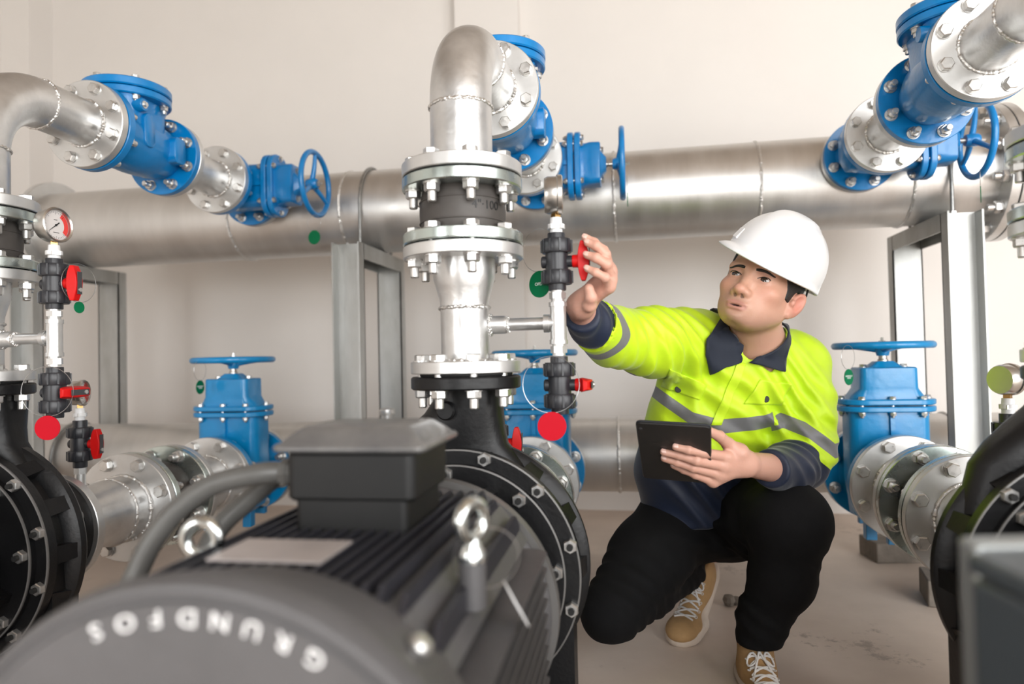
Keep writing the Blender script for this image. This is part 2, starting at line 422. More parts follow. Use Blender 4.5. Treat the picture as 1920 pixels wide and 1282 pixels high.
def build_suction_reducer():
    t = Thing('suction_reducer_pipe', '', 'pipe', (0, .18, HS - .125))
    T = AY(0, 0, HS)
    t.part('reducer', MB().rev([(.066, .19), (.066, .235), (.069, .255), (.078, .31), (.0835, .345), (.084, .36), (.084, .43)], T, 60), 'silver', ang=60)
    t.welds((AY(0, .238, HS), .067, .0042), (AY(0, .362, HS), .0845, .0035), (AY(0, .413, HS), .085, .0045), (AY(0, .203, HS), .067, .004))
    f = t.part('flange', MB().disc(.125, .181, .203, T, 72, hole=.063), 'plate')
    bolts(t, f, (0, .203, HS), (0, 1, 0), .2, .046, mat='boltdark')
    f = t.part('flange', MB().disc(.1425, .415, .437, T, 72, hole=.08), 'plate')
    bolts(t, f, (0, .415, HS), (0, -1, 0), .2437, .046, s=.028)
    t.part('gasket', MB().disc(.135, .437, .440, T, hole=.08), 'gasket')
    t.part('gauge_nipple', MB().rev([(.012, .05), (.012, .128)], AZ(0, .27, HS), 20).rev([(.0145, .115), (.0145, .13), (.012, .13)], AZ(0, .27, HS), 6), 'plate')
    return t
def build_suction_rubber():
    t = Thing('rubber_expansion_joint', '', 'pipe joint', (0, .44, HS - .1425)); T = AY(0, 0, HS)
    t.part('backing_flange', MB().disc(.1425, .440, .460, T, 72, hole=.09), 'zinc')
    f = t.part('backing_flange', MB().disc(.1425, .581, .601, T, 72, hole=.09), 'zinc')
    bolts(t, f, (0, .624, HS), (0, 1, 0), .2437, .043, s=.028)
    t.part('rubber_body', MB().rev([(.092 + .016 * max(0, sin(pi * max(0, min(1, (u - .1) / .8)))) ** .6, .44 + u * .161) for u in [i / 20 for i in range(21)]], T, 60), 'rubber', ang=60)
    return t

# ---------------------------------------------------------------- pump and motor
PX = -.012
def build_pump():
    t = Thing('water_pump', '', 'pump', (0, 0, .07))
    T = AY(PX, 0, HS)
    mb = MB()
    mb.rev([(0, -.02), (.197, -.02), (.197, .0), (.200, .012), (.219, .018), (.2285, .026), (.2285, .040), (.218, .054), (.185, .080), (.14, .125), (.105, .135), (.098, .15), (.1, .158), (.125, .158), (.125, .18), (0, .18)], T, 96)
    for k in range(14):                                   # radial ribs between front ring and volute
        a = radians(12 + 360 * k / 14); F = T @ Matrix.Rotation(a, 4, 'Z')
        mb.loft([[(.190, -.012, -.022), (.190, .012, -.022), (.190, .016, .035), (.190, -.016, .035)],
                 [(.213, -.018, -.022), (.213, .018, -.022), (.2275, .014, .04), (.2275, -.014, .04)]], F)
    # discharge neck flaring into the volute
    secs = []
    for z, x0, x1, hy in ((.668, -.062, .062, .06), (.648, -.066, .062, .06), (.622, -.085, .062, .06), (.595, -.118, .064, .058), (.565, -.150, .070, .056), (.53, -.178, .10, .05), (.45, -.20, .16, .045)):
        cx, hx = (x0 + x1) / 2, (x1 - x0) / 2
        secs.append([(cx + hx * (abs(cos(b)) ** .8) * (1 if cos(b) > 0 else -1), .03 + hy * (abs(sin(b)) ** .8) * (1 if sin(b) > 0 else -1), z) for b in [2 * pi * i / 40 for i in range(40)]])
    mb.loft(list(reversed(secs)))
    mb.loft([[(PX + s_ * w * 1.0, y, z) for s_, y in ((-1, -.018), (1, -.018), (1, .05), (-1, .05))] for z, w in ((.10, .2), (.34, .2))])
    mb.rev([(0, 0), (.017, 0), (.017, .012), (.014, .016), (0, .016)], frame((-.030, -.026, .630), (0, -1, 0)), 28)
    mb.box((PX, .016, .083), (.44, .12, .026))
    t.part('casing', mb, 'cast', ang=35)
    t.part('discharge_flange', MB().disc(.1, .668, .691, Z, 72, ch=.003, hole=.04), 'cast')
    ring = MB().disc(.217, -.046, -.02, T, 96, ch=.002)
    ring.rev([(.2145, -.0462), (.2172, -.0455), (.2172, -.042)], T, 96, 1)
    r = t.part('casing_ring', ring, ['cast', 'castedge'])
    inner = MB().disc(.192, -.062, -.044, T, 96, ch=.002); inner.rev([(.1895, -.0622), (.1922, -.0615), (.1922, -.058)], T, 96, 1)
    c = t.part('casing_cover', inner, ['cast', 'castedge'])
    me = MB(); me.rev([(0, 0), (.0125, 0), (.0125, .010), (.011, .012), (0, .012)], Z, 6).rev([(0, .01), (.0055, .01), (.0055, .020), (0, .020)], Z, 12, 1)
    stud = me.mesh('stud_nut', ['bolt', 'gasket'])
    for k in range(12):
        a = radians(15 + 30 * k); t.inst('stud_nut', stud, frame((PX + .207 * cos(a), -.046, HS + .207 * sin(a)), (0, -1, 0)), r)
    for k in range(8):
        a = radians(4 + 45 * k); t.inst('stud_nut', stud, frame((PX + .177 * cos(a), -.062, HS + .177 * sin(a)), (0, -1, 0)), c)
    ln = MB().rev([(.075, -.062), (.085, -.07), (.09, -.10), (.075, -.2), (.08, -.225), (.193, -.225), (.196, -.222), (.196, -.205), (.188, -.205), (.12, -.20), (.105, -.12), (.11, -.062)], T, 72, 0)
    ln.rev([(.186, -.2035), (.1965, -.2035), (.1965, -.2265), (.186, -.2265)], T, 96, 1, closed=True)
    for k in range(4):
        a = radians(25 + 90 * k); F = T @ Matrix.Rotation(a, 4, 'Z')
        ln.loft([[(.10, -.009, -.06), (.165, -.009, -.06), (.165, .009, -.06), (.10, .009, -.06)], [(.10, -.012, -.21), (.188, -.012, -.21), (.188, .012, -.21), (.10, .012, -.21)]], F)
    t.part('lantern_bracket', ln, ['cast', 'castedge'])
    return t

def build_motor():
    t = Thing('electric_motor', '', 'motor', (PX, -.5, .12))
    T = AY(PX, 0, HS)
    mb = MB(); mb.rev([(0, -.73), (.150, -.73), (.158, -.715), (.158, -.25), (.178, -.24), (.186, -.228), (0, -.228)], T, 72)
    mb.rev([(0, -.735), (.172, -.735), (.178, -.725), (.178, -.69), (.150, -.68)], T, 72)
    # side wings at the corners carrying the lugs
    for sx in (-1, 1):
        mb.loft([[(PX + sx * .085, y, HS + .175), (PX + sx * .122, y, HS + .168), (PX + sx * .160, y, HS + .12), (PX + sx * .10, y, HS + .09)] for y in (-.70, -.27)][::(1 if sx < 0 else -1)])
    t.part('motor_frame', mb, 'motor', ang=40)
    fin = MB()
    for i in range(15):                                   # upright fins on top
        x = PX - .118 + .0155 * i
        fin.loft([[(x - .0030, y, HS + .11), (x + .0030, y, HS + .11), (x + .0022, y, HS + zt), (x - .0022, y, HS + zt)] for y, zt in ((-.70, .172), (-.685, .190), (-.28, .190), (-.265, .178))])
    for x, zt in ((.118, .182), (.146, .160)):
        fin.loft([[(PX + x - .004, y, HS + .08), (PX + x + .004, y, HS + .08), (PX + x + .003, y, HS + zz), (PX + x - .003, y, HS + zz)] for y, zz in ((-.70, zt - .02), (-.68, zt), (-.30, zt), (-.27, zt - .02))])
    t.part('cooling_fins', fin, 'motordark', label='upright cooling fins on the top of the motor')
    fin = MB()
    for sx in (-1, 1):
        for i in range(12):
            z = HS - .13 + .235 * i / 11
            fin.loft([[(PX + sx * .10, y, z - .003), (PX + sx * xo, y, z - .0018), (PX + sx * xo, y, z + .0018), (PX + sx * .10, y, z + .003)] for y, xo in ((-.70, .168), (-.68, .188), (-.28, .188), (-.265, .172))])
        for i in range(4):
            z = HS - .145 - .012 * i
            fin.box((PX + sx * .09, -.48, z), (.12, .42, .004))
    t.part('cooling_fins', fin, 'motor', label='level cooling fins on the flank of the motor')
    for bx_, zt in ((-.135, .165), (.152, .188)):
        t.part('lug_boss', MB().rslab(.013, .013, HS + (.10 if bx_ < 0 else .135), HS + zt, .012, AZ(PX + bx_, -.58, 0)).box((PX + bx_ * .93, -.50, HS + .13), (.012, .16, .05)), 'motor')
    for sx, az in ((-1, 8), (1, 62)):
        e = MB(); a = radians(az)
        c = Vector((PX + (-.135 if sx < 0 else .152), -.58, HS + (.196 if sx < 0 else .219))); n = 40; zb = c.z - HS - .222
        e.tube([tuple(c + Vector((.0170 * cos(u) * cos(a), .0170 * cos(u) * sin(a), .0170 * sin(u)))) for u in [2 * pi * i / n for i in range(n)]], .0068, 12, loop=True)
        e.rev([(0, .184), (.014, .184), (.0145, .190), (.009, .199), (.007, .206)], AZ(c.x, c.y, HS + zb), 24)
        t.part('eyebolt', e, 'eye', ang=60)
    # fan cover
    fc = MB()
    fc.rev([(0, -.800), (.17, -.801), (.2105, -.801), (.2125, -.7975), (.2165, -.7975), (.219, -.801), (.223, -.800), (.227, -.793), (.228, -.784), (.2245, -.768), (.204, -.69), (.200, -.69), (.22, -.765), (0, -.785)], T, 120)
    cov = t.part('fan_cover', fc, 'motor', ang=45)
    for az in (48, 132, 228, 312):
        a = radians(az); sc_ = MB().rev([(.0, .0), (.0095, 0), (.0095, .004), (.007, .0075), (0, .0075)], frame((PX + .222 * cos(a), -.745, HS + .222 * sin(a)), (cos(a), 0, sin(a))), 16)
        t.part('cover_screw', sc_, 'bolt', cov)
    lt = MB(); word = 'GRUNDFOS'; R = .202
    for i, ch in enumerate(word):
        vs, fs = text_mesh(ch, .0170, .0008)
        a = radians(62 + 6.9 * i)                         # lettering reads from the right, letter feet outwards
        out = []
        for x, y, z in vs:
            rr = R - y * 1.0; ang = a + (x * 1.15) / R
            out.append((PX + rr * cos(ang), -.8015 - z, HS + rr * sin(ang)))
        lt.add(out, fs)
    t.part('lettering', lt, 'whiteink', cov)
    # nameplate on the fins
    t.part('nameplate', MB().box((PX - .035, -.60, HS + .1915), (.115, .075, .002)), 'name')
    # terminal box
    bx = MB(); bc = (-.016, -.436)
    bx.rslab(.066, .068, HS + .165, HS + .222, .008, AZ(bc[0], bc[1], 0))
    t.part('box_neck', bx, 'boxblack')
    tb = t.part('terminal_box', MB().rslab(.076, .071, HS + .220, HS + .275, .012, AZ(bc[0], bc[1], 0), ch=.004), 'boxblack')
    ld = MB(); ld.rslab(.090, .080, HS + .275, HS + .284, .012, AZ(bc[0], bc[1], 0), ch=.003)
    def rc(hx, hy, z, r=.012):
        o = []
        for cx, cy, a0 in ((1, 1, 0), (-1, 1, 90), (-1, -1, 180), (1, -1, 270)):
            for i in range(5):
                a = radians(a0 + 22.5 * i); o.append((bc[0] + cx * (hx - r) + r * cos(a), bc[1] + cy * (hy - r) + r * sin(a), z))
        return o
    ld.loft([rc(.086, .076, HS + .283), rc(.078, .068, HS + .291), rc(.066, .056, HS + .300), rc(.062, .052, HS + .302)])
    t.part('box_lid', ld, 'lid', label='dusty dark lid of the terminal box')
    for y in (-.455, -.40):
        gl = MB().rev([(0, .07), (.017, .07), (.017, .088), (.0155, .09), (.0155, .094), (.017, .096), (.017, .104), (.014, .108)], frame((bc[0], y, HS + .244), (-1, 0, 0)), 8)
        t.part('cable_gland', gl, 'conduit')
    return t

def conduit(y, dx, dz, end):
    pts = [Vector((-.118, y, HS + .244)), Vector((-.15, y - .01, HS + .243 - dz * .3)), Vector((-.205 + dx * .4, y - .02, HS + .230 - dz)), Vector((-.247 + dx * .7, y - .035, HS + .196 - dz)), Vector((-.275 + dx, y - .05, HS + .145 - dz)), Vector((-.288 + dx, y - .065, HS + .075 - dz)), Vector((-.292 + dx, y - .07, .2)), Vector(end)]
    out = []
    for i in range(len(pts) - 1):
        p0 = pts[max(i - 1, 0)]; p1 = pts[i]; p2 = pts[i + 1]; p3 = pts[min(i + 2, len(pts) - 1)]
        for k in range(14):
            u = k / 14; out.append(.5 * ((2 * p1) + (p2 - p0) * u + (2 * p0 - 5 * p1 + 4 * p2 - p3) * u * u + (3 * p1 - p0 - 3 * p2 + p3) * u ** 3))
    out.append(pts[-1])
    return MB().tube(out, lambda i: .0128 + (.0004 if i % 2 else 0), 18)

# ---------------------------------------------------------------- small gauge lines
def ball_valve(name, label, x, y, zc, k=1.0, handle='up', stem=(1, 0, 0), group=None, length=.104):
    """Upright plastic union ball valve; its stem and handle on the side 'stem'."""
    t = Thing(name, label, 'valve', (x, y, zc - length / 2), group)
    A = AZ(x, y, zc); L = length / 2
    mb = MB()
    mb.rev([(0, -L), (.0155, -L), (.016, -L + .002), (.016, L - .002), (.0155, L), (0, L)], A, 32)
    mb.rev([(0, -.019), (.0205, -.017), (.0215, 0), (.0205, .017), (0, .019)], A, 32)
    sd = Vector(stem); B = frame((x, y, zc), sd); B2 = frame((x, y, zc), -sd)
    mb.rev([(0, 0), (.0105, 0), (.0105, .032), (0, .032)], B, 24); mb.rev([(0, 0), (.011, 0), (.011, .026), (.009, .028), (0, .028)], B2, 24)
    t.part('valve_body', mb, 'pvc', ang=40)
    for s_ in (-1, 1):
        nt = MB(); z0, z1 = (.0155, .041) if s_ > 0 else (-.041, -.0155)
        nt.rev([(0, z0), (.0262, z0), (.0275, z0 + .002), (.0275, z1 - .004), (.0255, z1), (0, z1)], A, 40)
        for i in range(10):
            a = 2 * pi * i / 10; F = A @ Matrix.Rotation(a, 4, 'Z'); nt.box((.0275, 0, (z0 + z1) / 2), (.0035, .0035, (z1 - z0) * .85), F)
        t.part('union_nut', nt, 'pvc', ang=40)
    h = MB(); up = Vector((0, 0, 1)) if handle == 'up' else sd.cross(Vector((0, 0, 1)))
    F = frame((x, y, zc), sd, up)                           # local x runs along the grip
    h.rev([(0, .028), (.0115, .028), (.012, .041), (0, .043)], F, 24)
    g = .036; off = .0 if handle == 'up' else .0
    secs = []
    for i in range(13):
        u = -1 + 2 * i / 12; hw = .0128 * (1 - .22 * abs(u) ** 3); z1 = .051 + .008 * (1 - abs(u) ** 1.8)
        zc0 = .038 + .006 * u * u
        secs.append([(off + u * g, -hw, zc0), (off + u * g, hw, zc0), (off + u * g, hw * .7, z1), (off + u * g, -hw * .7, z1)])
    h.loft(secs, F)
    hd = t.part('handle', h, 'red', ang=50, bevel=.0012)
    ins = MB(); ins.box((0, 0, .0592), (.046, .0115, .0012), F); t.part('handle_inlay', ins, 'grey', hd)
    t.part('handle_screw', MB().rev([(0, .059), (.0042, .059), (.0042, .062), (0, .062)], F @ Matrix.Translation((-.014, 0, 0)), 12), 'bolt', hd)
    return t

def gauge(label, x, y, z0, face, r=.0345):
    """Pressure gauge on a brass stem; face is the direction the dial looks to."""
    t = Thing('pressure_gauge', label, 'gauge', (x, y, z0)); zc = z0 + .036 + r * 1.02
    f = Vector(face).normalized(); F = frame((x, y, zc), f, (0, 0, 1)) @ Matrix.Translation((0, 0, -.008))
    A = AZ(x, y, 0)
    t.part('white_nipple', MB().rev([(.0115, z0), (.0115, z0 + .010), (.0155, z0 + .010), (.0155, z0 + .018), (.0115, z0 + .018), (.0105, z0 + .030), (0, z0 + .030)], A, 20), ['white'], label='white taped nipple below the gauge')
    t.part('hexagon_bush', MB().rev([(0, z0 + .009), (.0165, z0 + .009), (.0165, z0 + .017), (0, z0 + .017)], A, 6), 'plate')
    t.part('brass_stem', MB().rev([(0, z0 + .028), (.0085, z0 + .028), (.0085, z0 + .040), (0, z0 + .040)], A, 4), 'brass')
    mb = MB().rev([(0, -.012), (r * .9, -.012), (r * .985, -.006), (r * .985, .010), (r * 1.06, .012), (r * 1.06, .019), (r * .99, .021), (r * .90, .0185), (r * .90, .012), (0, .012)], F, 56)
    c = t.part('gauge_case', mb, 'chrome', ang=35)
    d = MB().rev([(0, .0125), (r * .9, .0125)], F, 48)
    dial = t.part('dial', d, 'dial')
    mk = MB()
    for i in range(31):
        a = radians(225 - 9 * i) ; F2 = F @ Matrix.Rotation(a + pi / 2 * 0, 4, 'Z')
        l = .006 if i % 5 == 0 else .003
        mk.box((r * .82 - l / 2, 0, .0129), (l, .0005, .0002), F2)
    mk.box((-r * .45, 0, .0129), (.0012, .014, .0002), F); mk.box((r * .32, 0, .0129), (.0012, .008, .0002), F)
    # needle
    F3 = F @ Matrix.Rotation(radians(128), 4, 'Z')
    mk.add([(-.010, -.0014, .0142), (-.010, .0014, .0142), (.024, .0003, .0142), (.024, -.0003, .0142)], [(0, 1, 2, 3)], F3)
    mk.rev([(0, .0128), (.0022, .0128), (.0022, .0146), (0, .0146)], F, 14)
    t.part('needle', mk, 'ink', dial)
    rz = MB(); n = 20
    for i in range(n):
        a0, a1 = radians(-130 + 98 * i / n), radians(-130 + 98 * (i + 1) / n)
        rz.add([(q * r * cos(a), q * r * sin(a), .0128) for q, a in ((.58, a0), (.88, a0), (.88, a1), (.58, a1))], [(0, 1, 2, 3)], F)
    t.part('red_zone', rz, 'redink', dial)
    return t

def gauge_line(X, label_side, face):
    x, y = X + .170, .012
    f = MB(); A = AZ(x, y, 0)
    t = Thing('pipe_tee', 'silver threaded tee fitting %s' % label_side, 'pipe fitting', (x, y, .73))
    f.rev([(.0125, .745), (.0125, .822)], A, 28)
    for a, b in ((.745, .753), (.813, .821)): f.rev([(.0125, a), (.0165, a), (.0165, b), (.0125, b)], A, 28)
    f.rev([(.0148, .752), (.0148, .814)], A, 28)
    f.rev([(.0, 0), (.0125, 0), (.0125, .016), (.0165, .016), (.0165, .026), (.012, .026)], frame((x, y, .783), (-1, 0, 0)), 28)
    t.part('tee_body', f, 'silver', ang=40)
    for a, b in ((.822, .842), (.724, .745)):
        n = MB(); n.rev([(.0118, a), (.0118, b)], A, 24); n.rev([(.0118, a + .005), (.0152, a + .005), (.0152, b - .004), (.0118, b - .004)], A, 6)
        t.part('nipple', n, 'plate')
    return t

def wire_loop(mb, c, r, T):
    n = 36
    mb.tube([tuple(T @ Vector((r * cos(2 * pi * i / n), r * sin(2 * pi * i / n), 0))) for i in range(n)], .0006, 5, loop=True)

def tag(name, label, c, R, n, mat, txt=None, loop_r=.03, up=(0, 0, 1), group=None, ls=.007):
    t = Thing(name, label, 'tag', c, group); F = frame(c, n, up)   # local x is up
    d = t.part('disc', MB().disc(R, -.001, .001, F, 40, ch=.0004), mat)
    w = MB(); T = frame(Vector(c) + Vector(up) * (R + loop_r * .96), n, up); wire_loop(w, c, loop_r, T); t.part('wire', w, 'wire')
    if txt:
        vs, fs = text_mesh(txt, ls, .0002)
        t.part('lettering', MB().add([(y, -x, .0011 + z) for x, y, z in vs], fs, F), 'whiteink', d)
    return t
# ---------------------------------------------------------------- the three pump lines
def place(t, labels, xs, group=None):
    """t stands on the middle line; xs lists the offsets of its copies."""
    t.o['label'] = labels[0]
    if group: t.o['group'] = group
    return [t.o] + [copy_tree(t.o, delta=(dx, 0, 0), label=lb) for dx, lb in zip(xs, labels[1:])]

place(build_elbow_pipe(), ['silver elbow pipe seen end on, above the rubber joint lettered 4 inch 100',
      'silver elbow pipe at the left edge, bending towards the blue valve above the dial gauge',
      'silver elbow pipe at the top right corner, above the worker'], (XL, XR), 'flanged elbow pipes')
place(build_rubber_joint(), ['black rubber joint lettered 4 inch 100 on the middle riser', 'black rubber joint on the riser beside the dial gauge',
      'black rubber joint on the riser cut by the right edge'], (XL, XR), 'rubber joints on the risers')
place(build_reducer_pipe(), ['silver reducer pipe standing on the middle pump flange', 'silver reducer pipe standing on the pump at the left edge',
      'silver reducer pipe on the pump at the right edge'], (XL, XR), 'reducer pipes')
place(build_check_valve(), ['blue check valve behind the middle elbow pipe', 'blue check valve above the long pipe, next to the left elbow pipe',
      'blue check valve at the top right, largest of the three'], (XL, XR), 'blue check valves')
t, fa, fb = build_spool(.608, .868, H, .057, .11)
bolts(t, fa, (0, .629, H), (0, 1, 0), .18, .044); bolts(t, fb, (0, .847, H), (0, -1, 0), .18, .044)
place(t, ['short silver flanged pipe between the blue valves behind the middle riser', 'short silver flanged pipe between the two blue valves at upper left',
      'short silver flanged pipe between the blue valves at upper right'], (XL, XR), 'short flanged pipes')
place(build_upper_gate(), ['blue gate valve with its handwheel edge on, behind the middle gauge', 'blue gate valve with a green disc hanging from its round handwheel, upper left',
      'blue gate valve beside the flanged end of the upper header, upper right'], (XL, XR), 'blue gate valves on the upper header')
place(build_lower_gate(), ['blue upright gate valve half hidden behind the middle pump', 'blue upright gate valve with handwheel standing at lower left of the long pipe',
      'blue upright gate valve with handwheel to the right of the worker'], (XL, XR), 'upright blue gate valves')
place(build_suction_reducer(), ['silver suction pipe behind the middle pump', 'silver widening suction pipe leaving the left pump', 'silver suction pipe behind the right pump casing'], (XL, XR), 'suction pipes')
place(build_suction_rubber(), ['rubber joint between zinc flanges behind the middle pump', 'rubber joint between zinc flanges near the grey conduits', 'rubber joint between zinc flanges right of the worker'], (XL, XR), 'suction rubber joints')
t, fa, fb = build_spool(.604, .810, HS, .084, .1425)
bolts(t, fb, (0, .789, HS), (0, -1, 0), .2437, .045, s=.028)
place(t, ['short silver suction pipe in front of the middle upright gate valve', 'short silver suction pipe in front of the left upright gate valve', 'short silver suction pipe in front of the right upright gate valve'], (XL, XR), 'short suction pipes')
place(build_pump(), ['black cast iron pump in the middle of the picture', 'black cast iron pump at the left edge', 'black cast iron pump at the right edge'], (XL, XR), 'black pumps')
mt = build_motor(); mt.o['label'] = 'charcoal finned electric motor with terminal box, large and blurred in front'
single('cable_conduit', conduit(-.455, 0, 0, (-.29, -.52, .0)), 'conduit', 'grey cable conduit curving out of the terminal box, the nearer of two', 'conduit', group='grey conduits', ang=60)
single('cable_conduit', conduit(-.40, .035, .030, (-.255, -.46, .0)), 'conduit', 'grey cable conduit curving out of the terminal box, the farther of two', 'conduit', group='grey conduits', ang=60)
# ring with a white tag on the right eyebolt
t = Thing('motor_tag', 'white tag on a wire ring hanging from the right eyebolt of the motor', 'tag', (.13, -.585, .50))
w = MB(); wire_loop(w, 0, .033, frame((.150, -.562, .524), (-.35, 1, .25), (0, 0, 1))); t.part('wire', w, 'wire')
t.part('disc', MB().disc(.0255, -.001, .001, frame((.177, -.551, .477), (.84, .30, .47)), 40), 'white')

# ---------------------------------------------------------------- header pipes
def header(name, label, Y0, Z0, r, sy, sz, x0, x1, welds, branches, zc, br, bR):
    t = Thing(name, label, 'pipe', (0, Y0, Z0 - r)); d = Vector((1, sy, sz)).normalized()
    T = frame((0, Y0, Z0), d)
    mb = MB().rev([(r * .55, x0 - .05), (r * .9, x0 - .035), (r, x0), (r, x1)] if name == 'lower_header_pipe' else [(r, x0), (r, x1)], T, 96)
    t.part('pipe', mb, 'header', ang=60)
    for i, xw in enumerate(welds): t.part('weld_bead', weld(MB(), frame(Vector((0, Y0, Z0)) + d * xw, d), r + .0005, .0048, seg=200, seed=20 + i), 'weld')
    for i, X in enumerate(branches):
        yf = Y0 + sy * X
        b = t.part('branch_pipe', MB().rev([(br, bR[2]), (br, yf - r * .6)], AY(X, 0, zc), 48), 'silver', ang=60)
        fl = t.part('branch_flange', MB().disc(bR[0], bR[1], bR[1] + .021, AY(X, 0, zc), 72, hole=br - .003), 'plate')
        bolts(t, fl, (X, bR[1] + .021, zc), (0, 1, 0), bR[3], .044, s=bR[4], mat='bolt')
        t.part('weld_bead', weld(MB(), AY(X, bR[1] + .028, zc), br, .004, seed=40 + i), 'weld')
    return t
t = header('upper_header_pipe', 'long silver header pipe running across the room at head height', 1.3, 1.2954, .1575, -.0172, 0, -2.06, 1.455,
           (-1.19, -.738, .26, .741, 1.206), (XL, 0, XR), H, .057, (.11, 1.093, 1.11, .18, .024))
T = frame((0, 1.3, 1.2954), Vector((1, -.0172, 0)))
f = t.part('end_flange', MB().disc(.222, 1.452, 1.480, T, 96, hole=.15), 'plate')
t.part('blind_flange', MB().disc(.222, 1.484, 1.512, T, 96), 'plate')
bolts(t, f, (1.512, 1.3 - .026, 1.2954), (1, -.0172, 0), .385, .060, s=.034, n=12, phase=15, stub=.02)
f = t.part('end_flange', MB().disc(.205, -2.085, -2.06, T, 96), 'plate')
t = header('lower_header_pipe', 'long silver header pipe near the floor behind the pumps', 1.3, .366, .132, 0, .0058, -2.3, 1.62,
           (-1.25, .252, 1.33), (XL, 0, XR), HS, .084, (.1425, 1.081, 1.10, .2437, .028))
t.part('end_cap', MB().rev([(.132, 1.62), (.128, 1.655), (.11, 1.685), (.07, 1.705), (0, 1.71)], frame((0, 1.3, .366), (1, 0, .0058)), 72), 'header', ang=60)
t.part('vent_stub', MB().rev([(.018, .10), (.018, .150), (.028, .150), (.030, .156), (.028, .17), (.012, .176), (0, .176)], AZ(-.62, 1.3, .366), 24), 'plate')

# ---------------------------------------------------------------- channel frames under the upper header
def channel(mb, T, L, w=.10, d=.05, th=.005, base=0):
    """U channel along local z from base to L; the open side looks to local -y."""
    for c, s in (((0, d / 2 - th / 2), (w, th)), ((-w / 2 + th / 2, 0), (th, d)), ((w / 2 - th / 2, 0), (th, d))):
        mb.box((c[0], c[1], (L + base) / 2), (s[0], s[1], L - base), T)
def support(x, label, top=1.136):
    t = Thing('pipe_support_frame', label, 'frame', (x, 1.28, 0), 'galvanised support frames')
    for y, sg, dx in ((1.055, 1, 0), (1.50, -1, .0)):
        mb = MB(); F = Matrix(((1, 0, 0, x + dx), (0, sg, 0, y), (0, 0, 1, 0), (0, 0, 0, 1)))
        channel(mb, F, top, base=.008); t.part('post', mb, 'galv')
        t.part('foot_plate', MB().box((x + dx, y, .004), (.16, .12, .008)), 'galv')
    mb = MB()
    mb.box((x - .0475, 1.2775, top - .027), (.005, .395, .054)); mb.box((x, 1.2775, top - .0025), (.09, .395, .005)); mb.box((x + .0475, 1.2775, top - .027), (.005, .395, .054))
    t.part('cross_beam', mb, 'galv'); return t
support(-.665, 'galvanised frame left of the middle riser'); support(1.30, 'galvanised frame at the right, beside the header end'); support(-1.955, 'galvanised frame at the far left behind the left pump', 1.136)
def ubolt(x, label, yc, zc, r, zb, gap=.012):
    n = 30; pts = [(x, yc - r - gap, zb)] + [(x, yc - (r + gap) * cos(pi * i / n), zc + (r + gap) * sin(pi * i / n)) for i in range(n + 1)] + [(x, yc + r + gap, zb)]
    mb = MB().tube(pts, .006, 10)
    t = Thing('pipe_clamp', label, 'clamp', (x, yc, zb)); t.part('u_bolt', mb, 'boltdark', ang=60)
    for sy in (-1, 1):
        t.part('clamp_nut', MB().rev([(0, zb + .0), (.012, zb + .0), (.012, zb + .011), (0, zb + .011)], AZ(x, yc + sy * (r + gap), 0), 6), 'bolt')
ubolt(-.655, 'bent rod clamp over the header pipe above the left frame', 1.311, 1.2954, .1575, 1.137, .007)
ubolt(1.30, 'bent rod clamp over the header pipe above the right frame', 1.278, 1.2954, .1575, 1.137, .007)
ubolt(-1.955, 'bent rod clamp on the lower header pipe behind the left pump', 1.3, .354, .132, .02, .008)

# ---------------------------------------------------------------- gauge lines, tags
for X, s, fc in ((0, 'beside the worker reaching hand, on the middle riser', (1, -.18, 0)), (XL, 'below the left dial gauge', (.62, -1, 0))):
    gauge_line(X, s, None)
x, y = .170, .012
gauge('pressure gauge seen from the side above the valve the worker turns', x, y, .944, (1, .12, 0))
gauge('pressure gauge with its dial and red arc in view, at the left', XL + x, y, .944, (1, -.06, .06))
ball_valve('ball_valve', 'dark union valve with the red handle held by the worker', x, y, .894)
ball_valve('ball_valve', 'dark union valve under the left gauge, red handle upright', XL + x, y, .894)
ball_valve('ball_valve', 'dark union valve with a short red handle end, below the middle tee', x, y, .671, handle='across')
ball_valve('ball_valve', 'dark union valve with a level red handle, below the left tee', XL + x, y, .671, handle='across')
ball_valve('ball_valve', 'dark union valve on the left suction pipe, lowest red handle', XL, .27, HS + .188, length=.115)
ball_valve('ball_valve', 'dark valve of which only the red handle shows behind the middle pump', 0, .27, HS + .188, length=.115)
ball_valve('ball_valve', 'dark union valve at the right edge under a brass stem', XR, .27, HS + .188, length=.115)
gauge('small gauge half hidden behind the level red handle at left', XL, .27, HS + .246, (1, .3, 0), .030)
gauge('gauge on the suction pipe at the right edge', XR, .27, HS + .246, (1, .5, 0), .030)
gauge('gauge on the middle suction pipe hidden behind the pump neck', 0, .27, HS + .246, (1, .3, 0), .030)
tag('valve_tag', 'round red plastic tag hanging under the lower valve of the middle riser', (x - .012, y - .032, .600), .0255, (0.1, -1, 0), 'redtag', loop_r=.05)
tag('valve_tag', 'round red plastic tag hanging under the lower valve at the left', (XL + x + .012, y - .032, .602), .0245, (.25, -1, 0), 'redtag', loop_r=.05)
tag('valve_tag', 'green tag hanging behind the valve the worker turns', (x - .036, y + .03, .858), .025, (-.62, -1, 0), 'greentag', 'OPEN', loop_r=.04, ls=.008)
tag('valve_tag', 'green tag under the upright red handle at the left', (XL + x + .040, y + .02, .846), .012, (1, -.15, 0), 'greentag', loop_r=.04)
def ptag(X, dx, lab, n=(-.1, -1, 0)):
    tag('valve_tag', lab, (X + dx, .832, HS + .302), .0225, n, 'greentag', 'NORMALLY\nOPEN', loop_r=.034, ls=.0068)
ptag(XL, -.050, 'green disc tag on the handwheel of the left upright gate valve', (1, .02, 0)); ptag(XR, -.128, 'green disc tag on the handwheel of the right upright gate valve', (.70, -.72, 0))
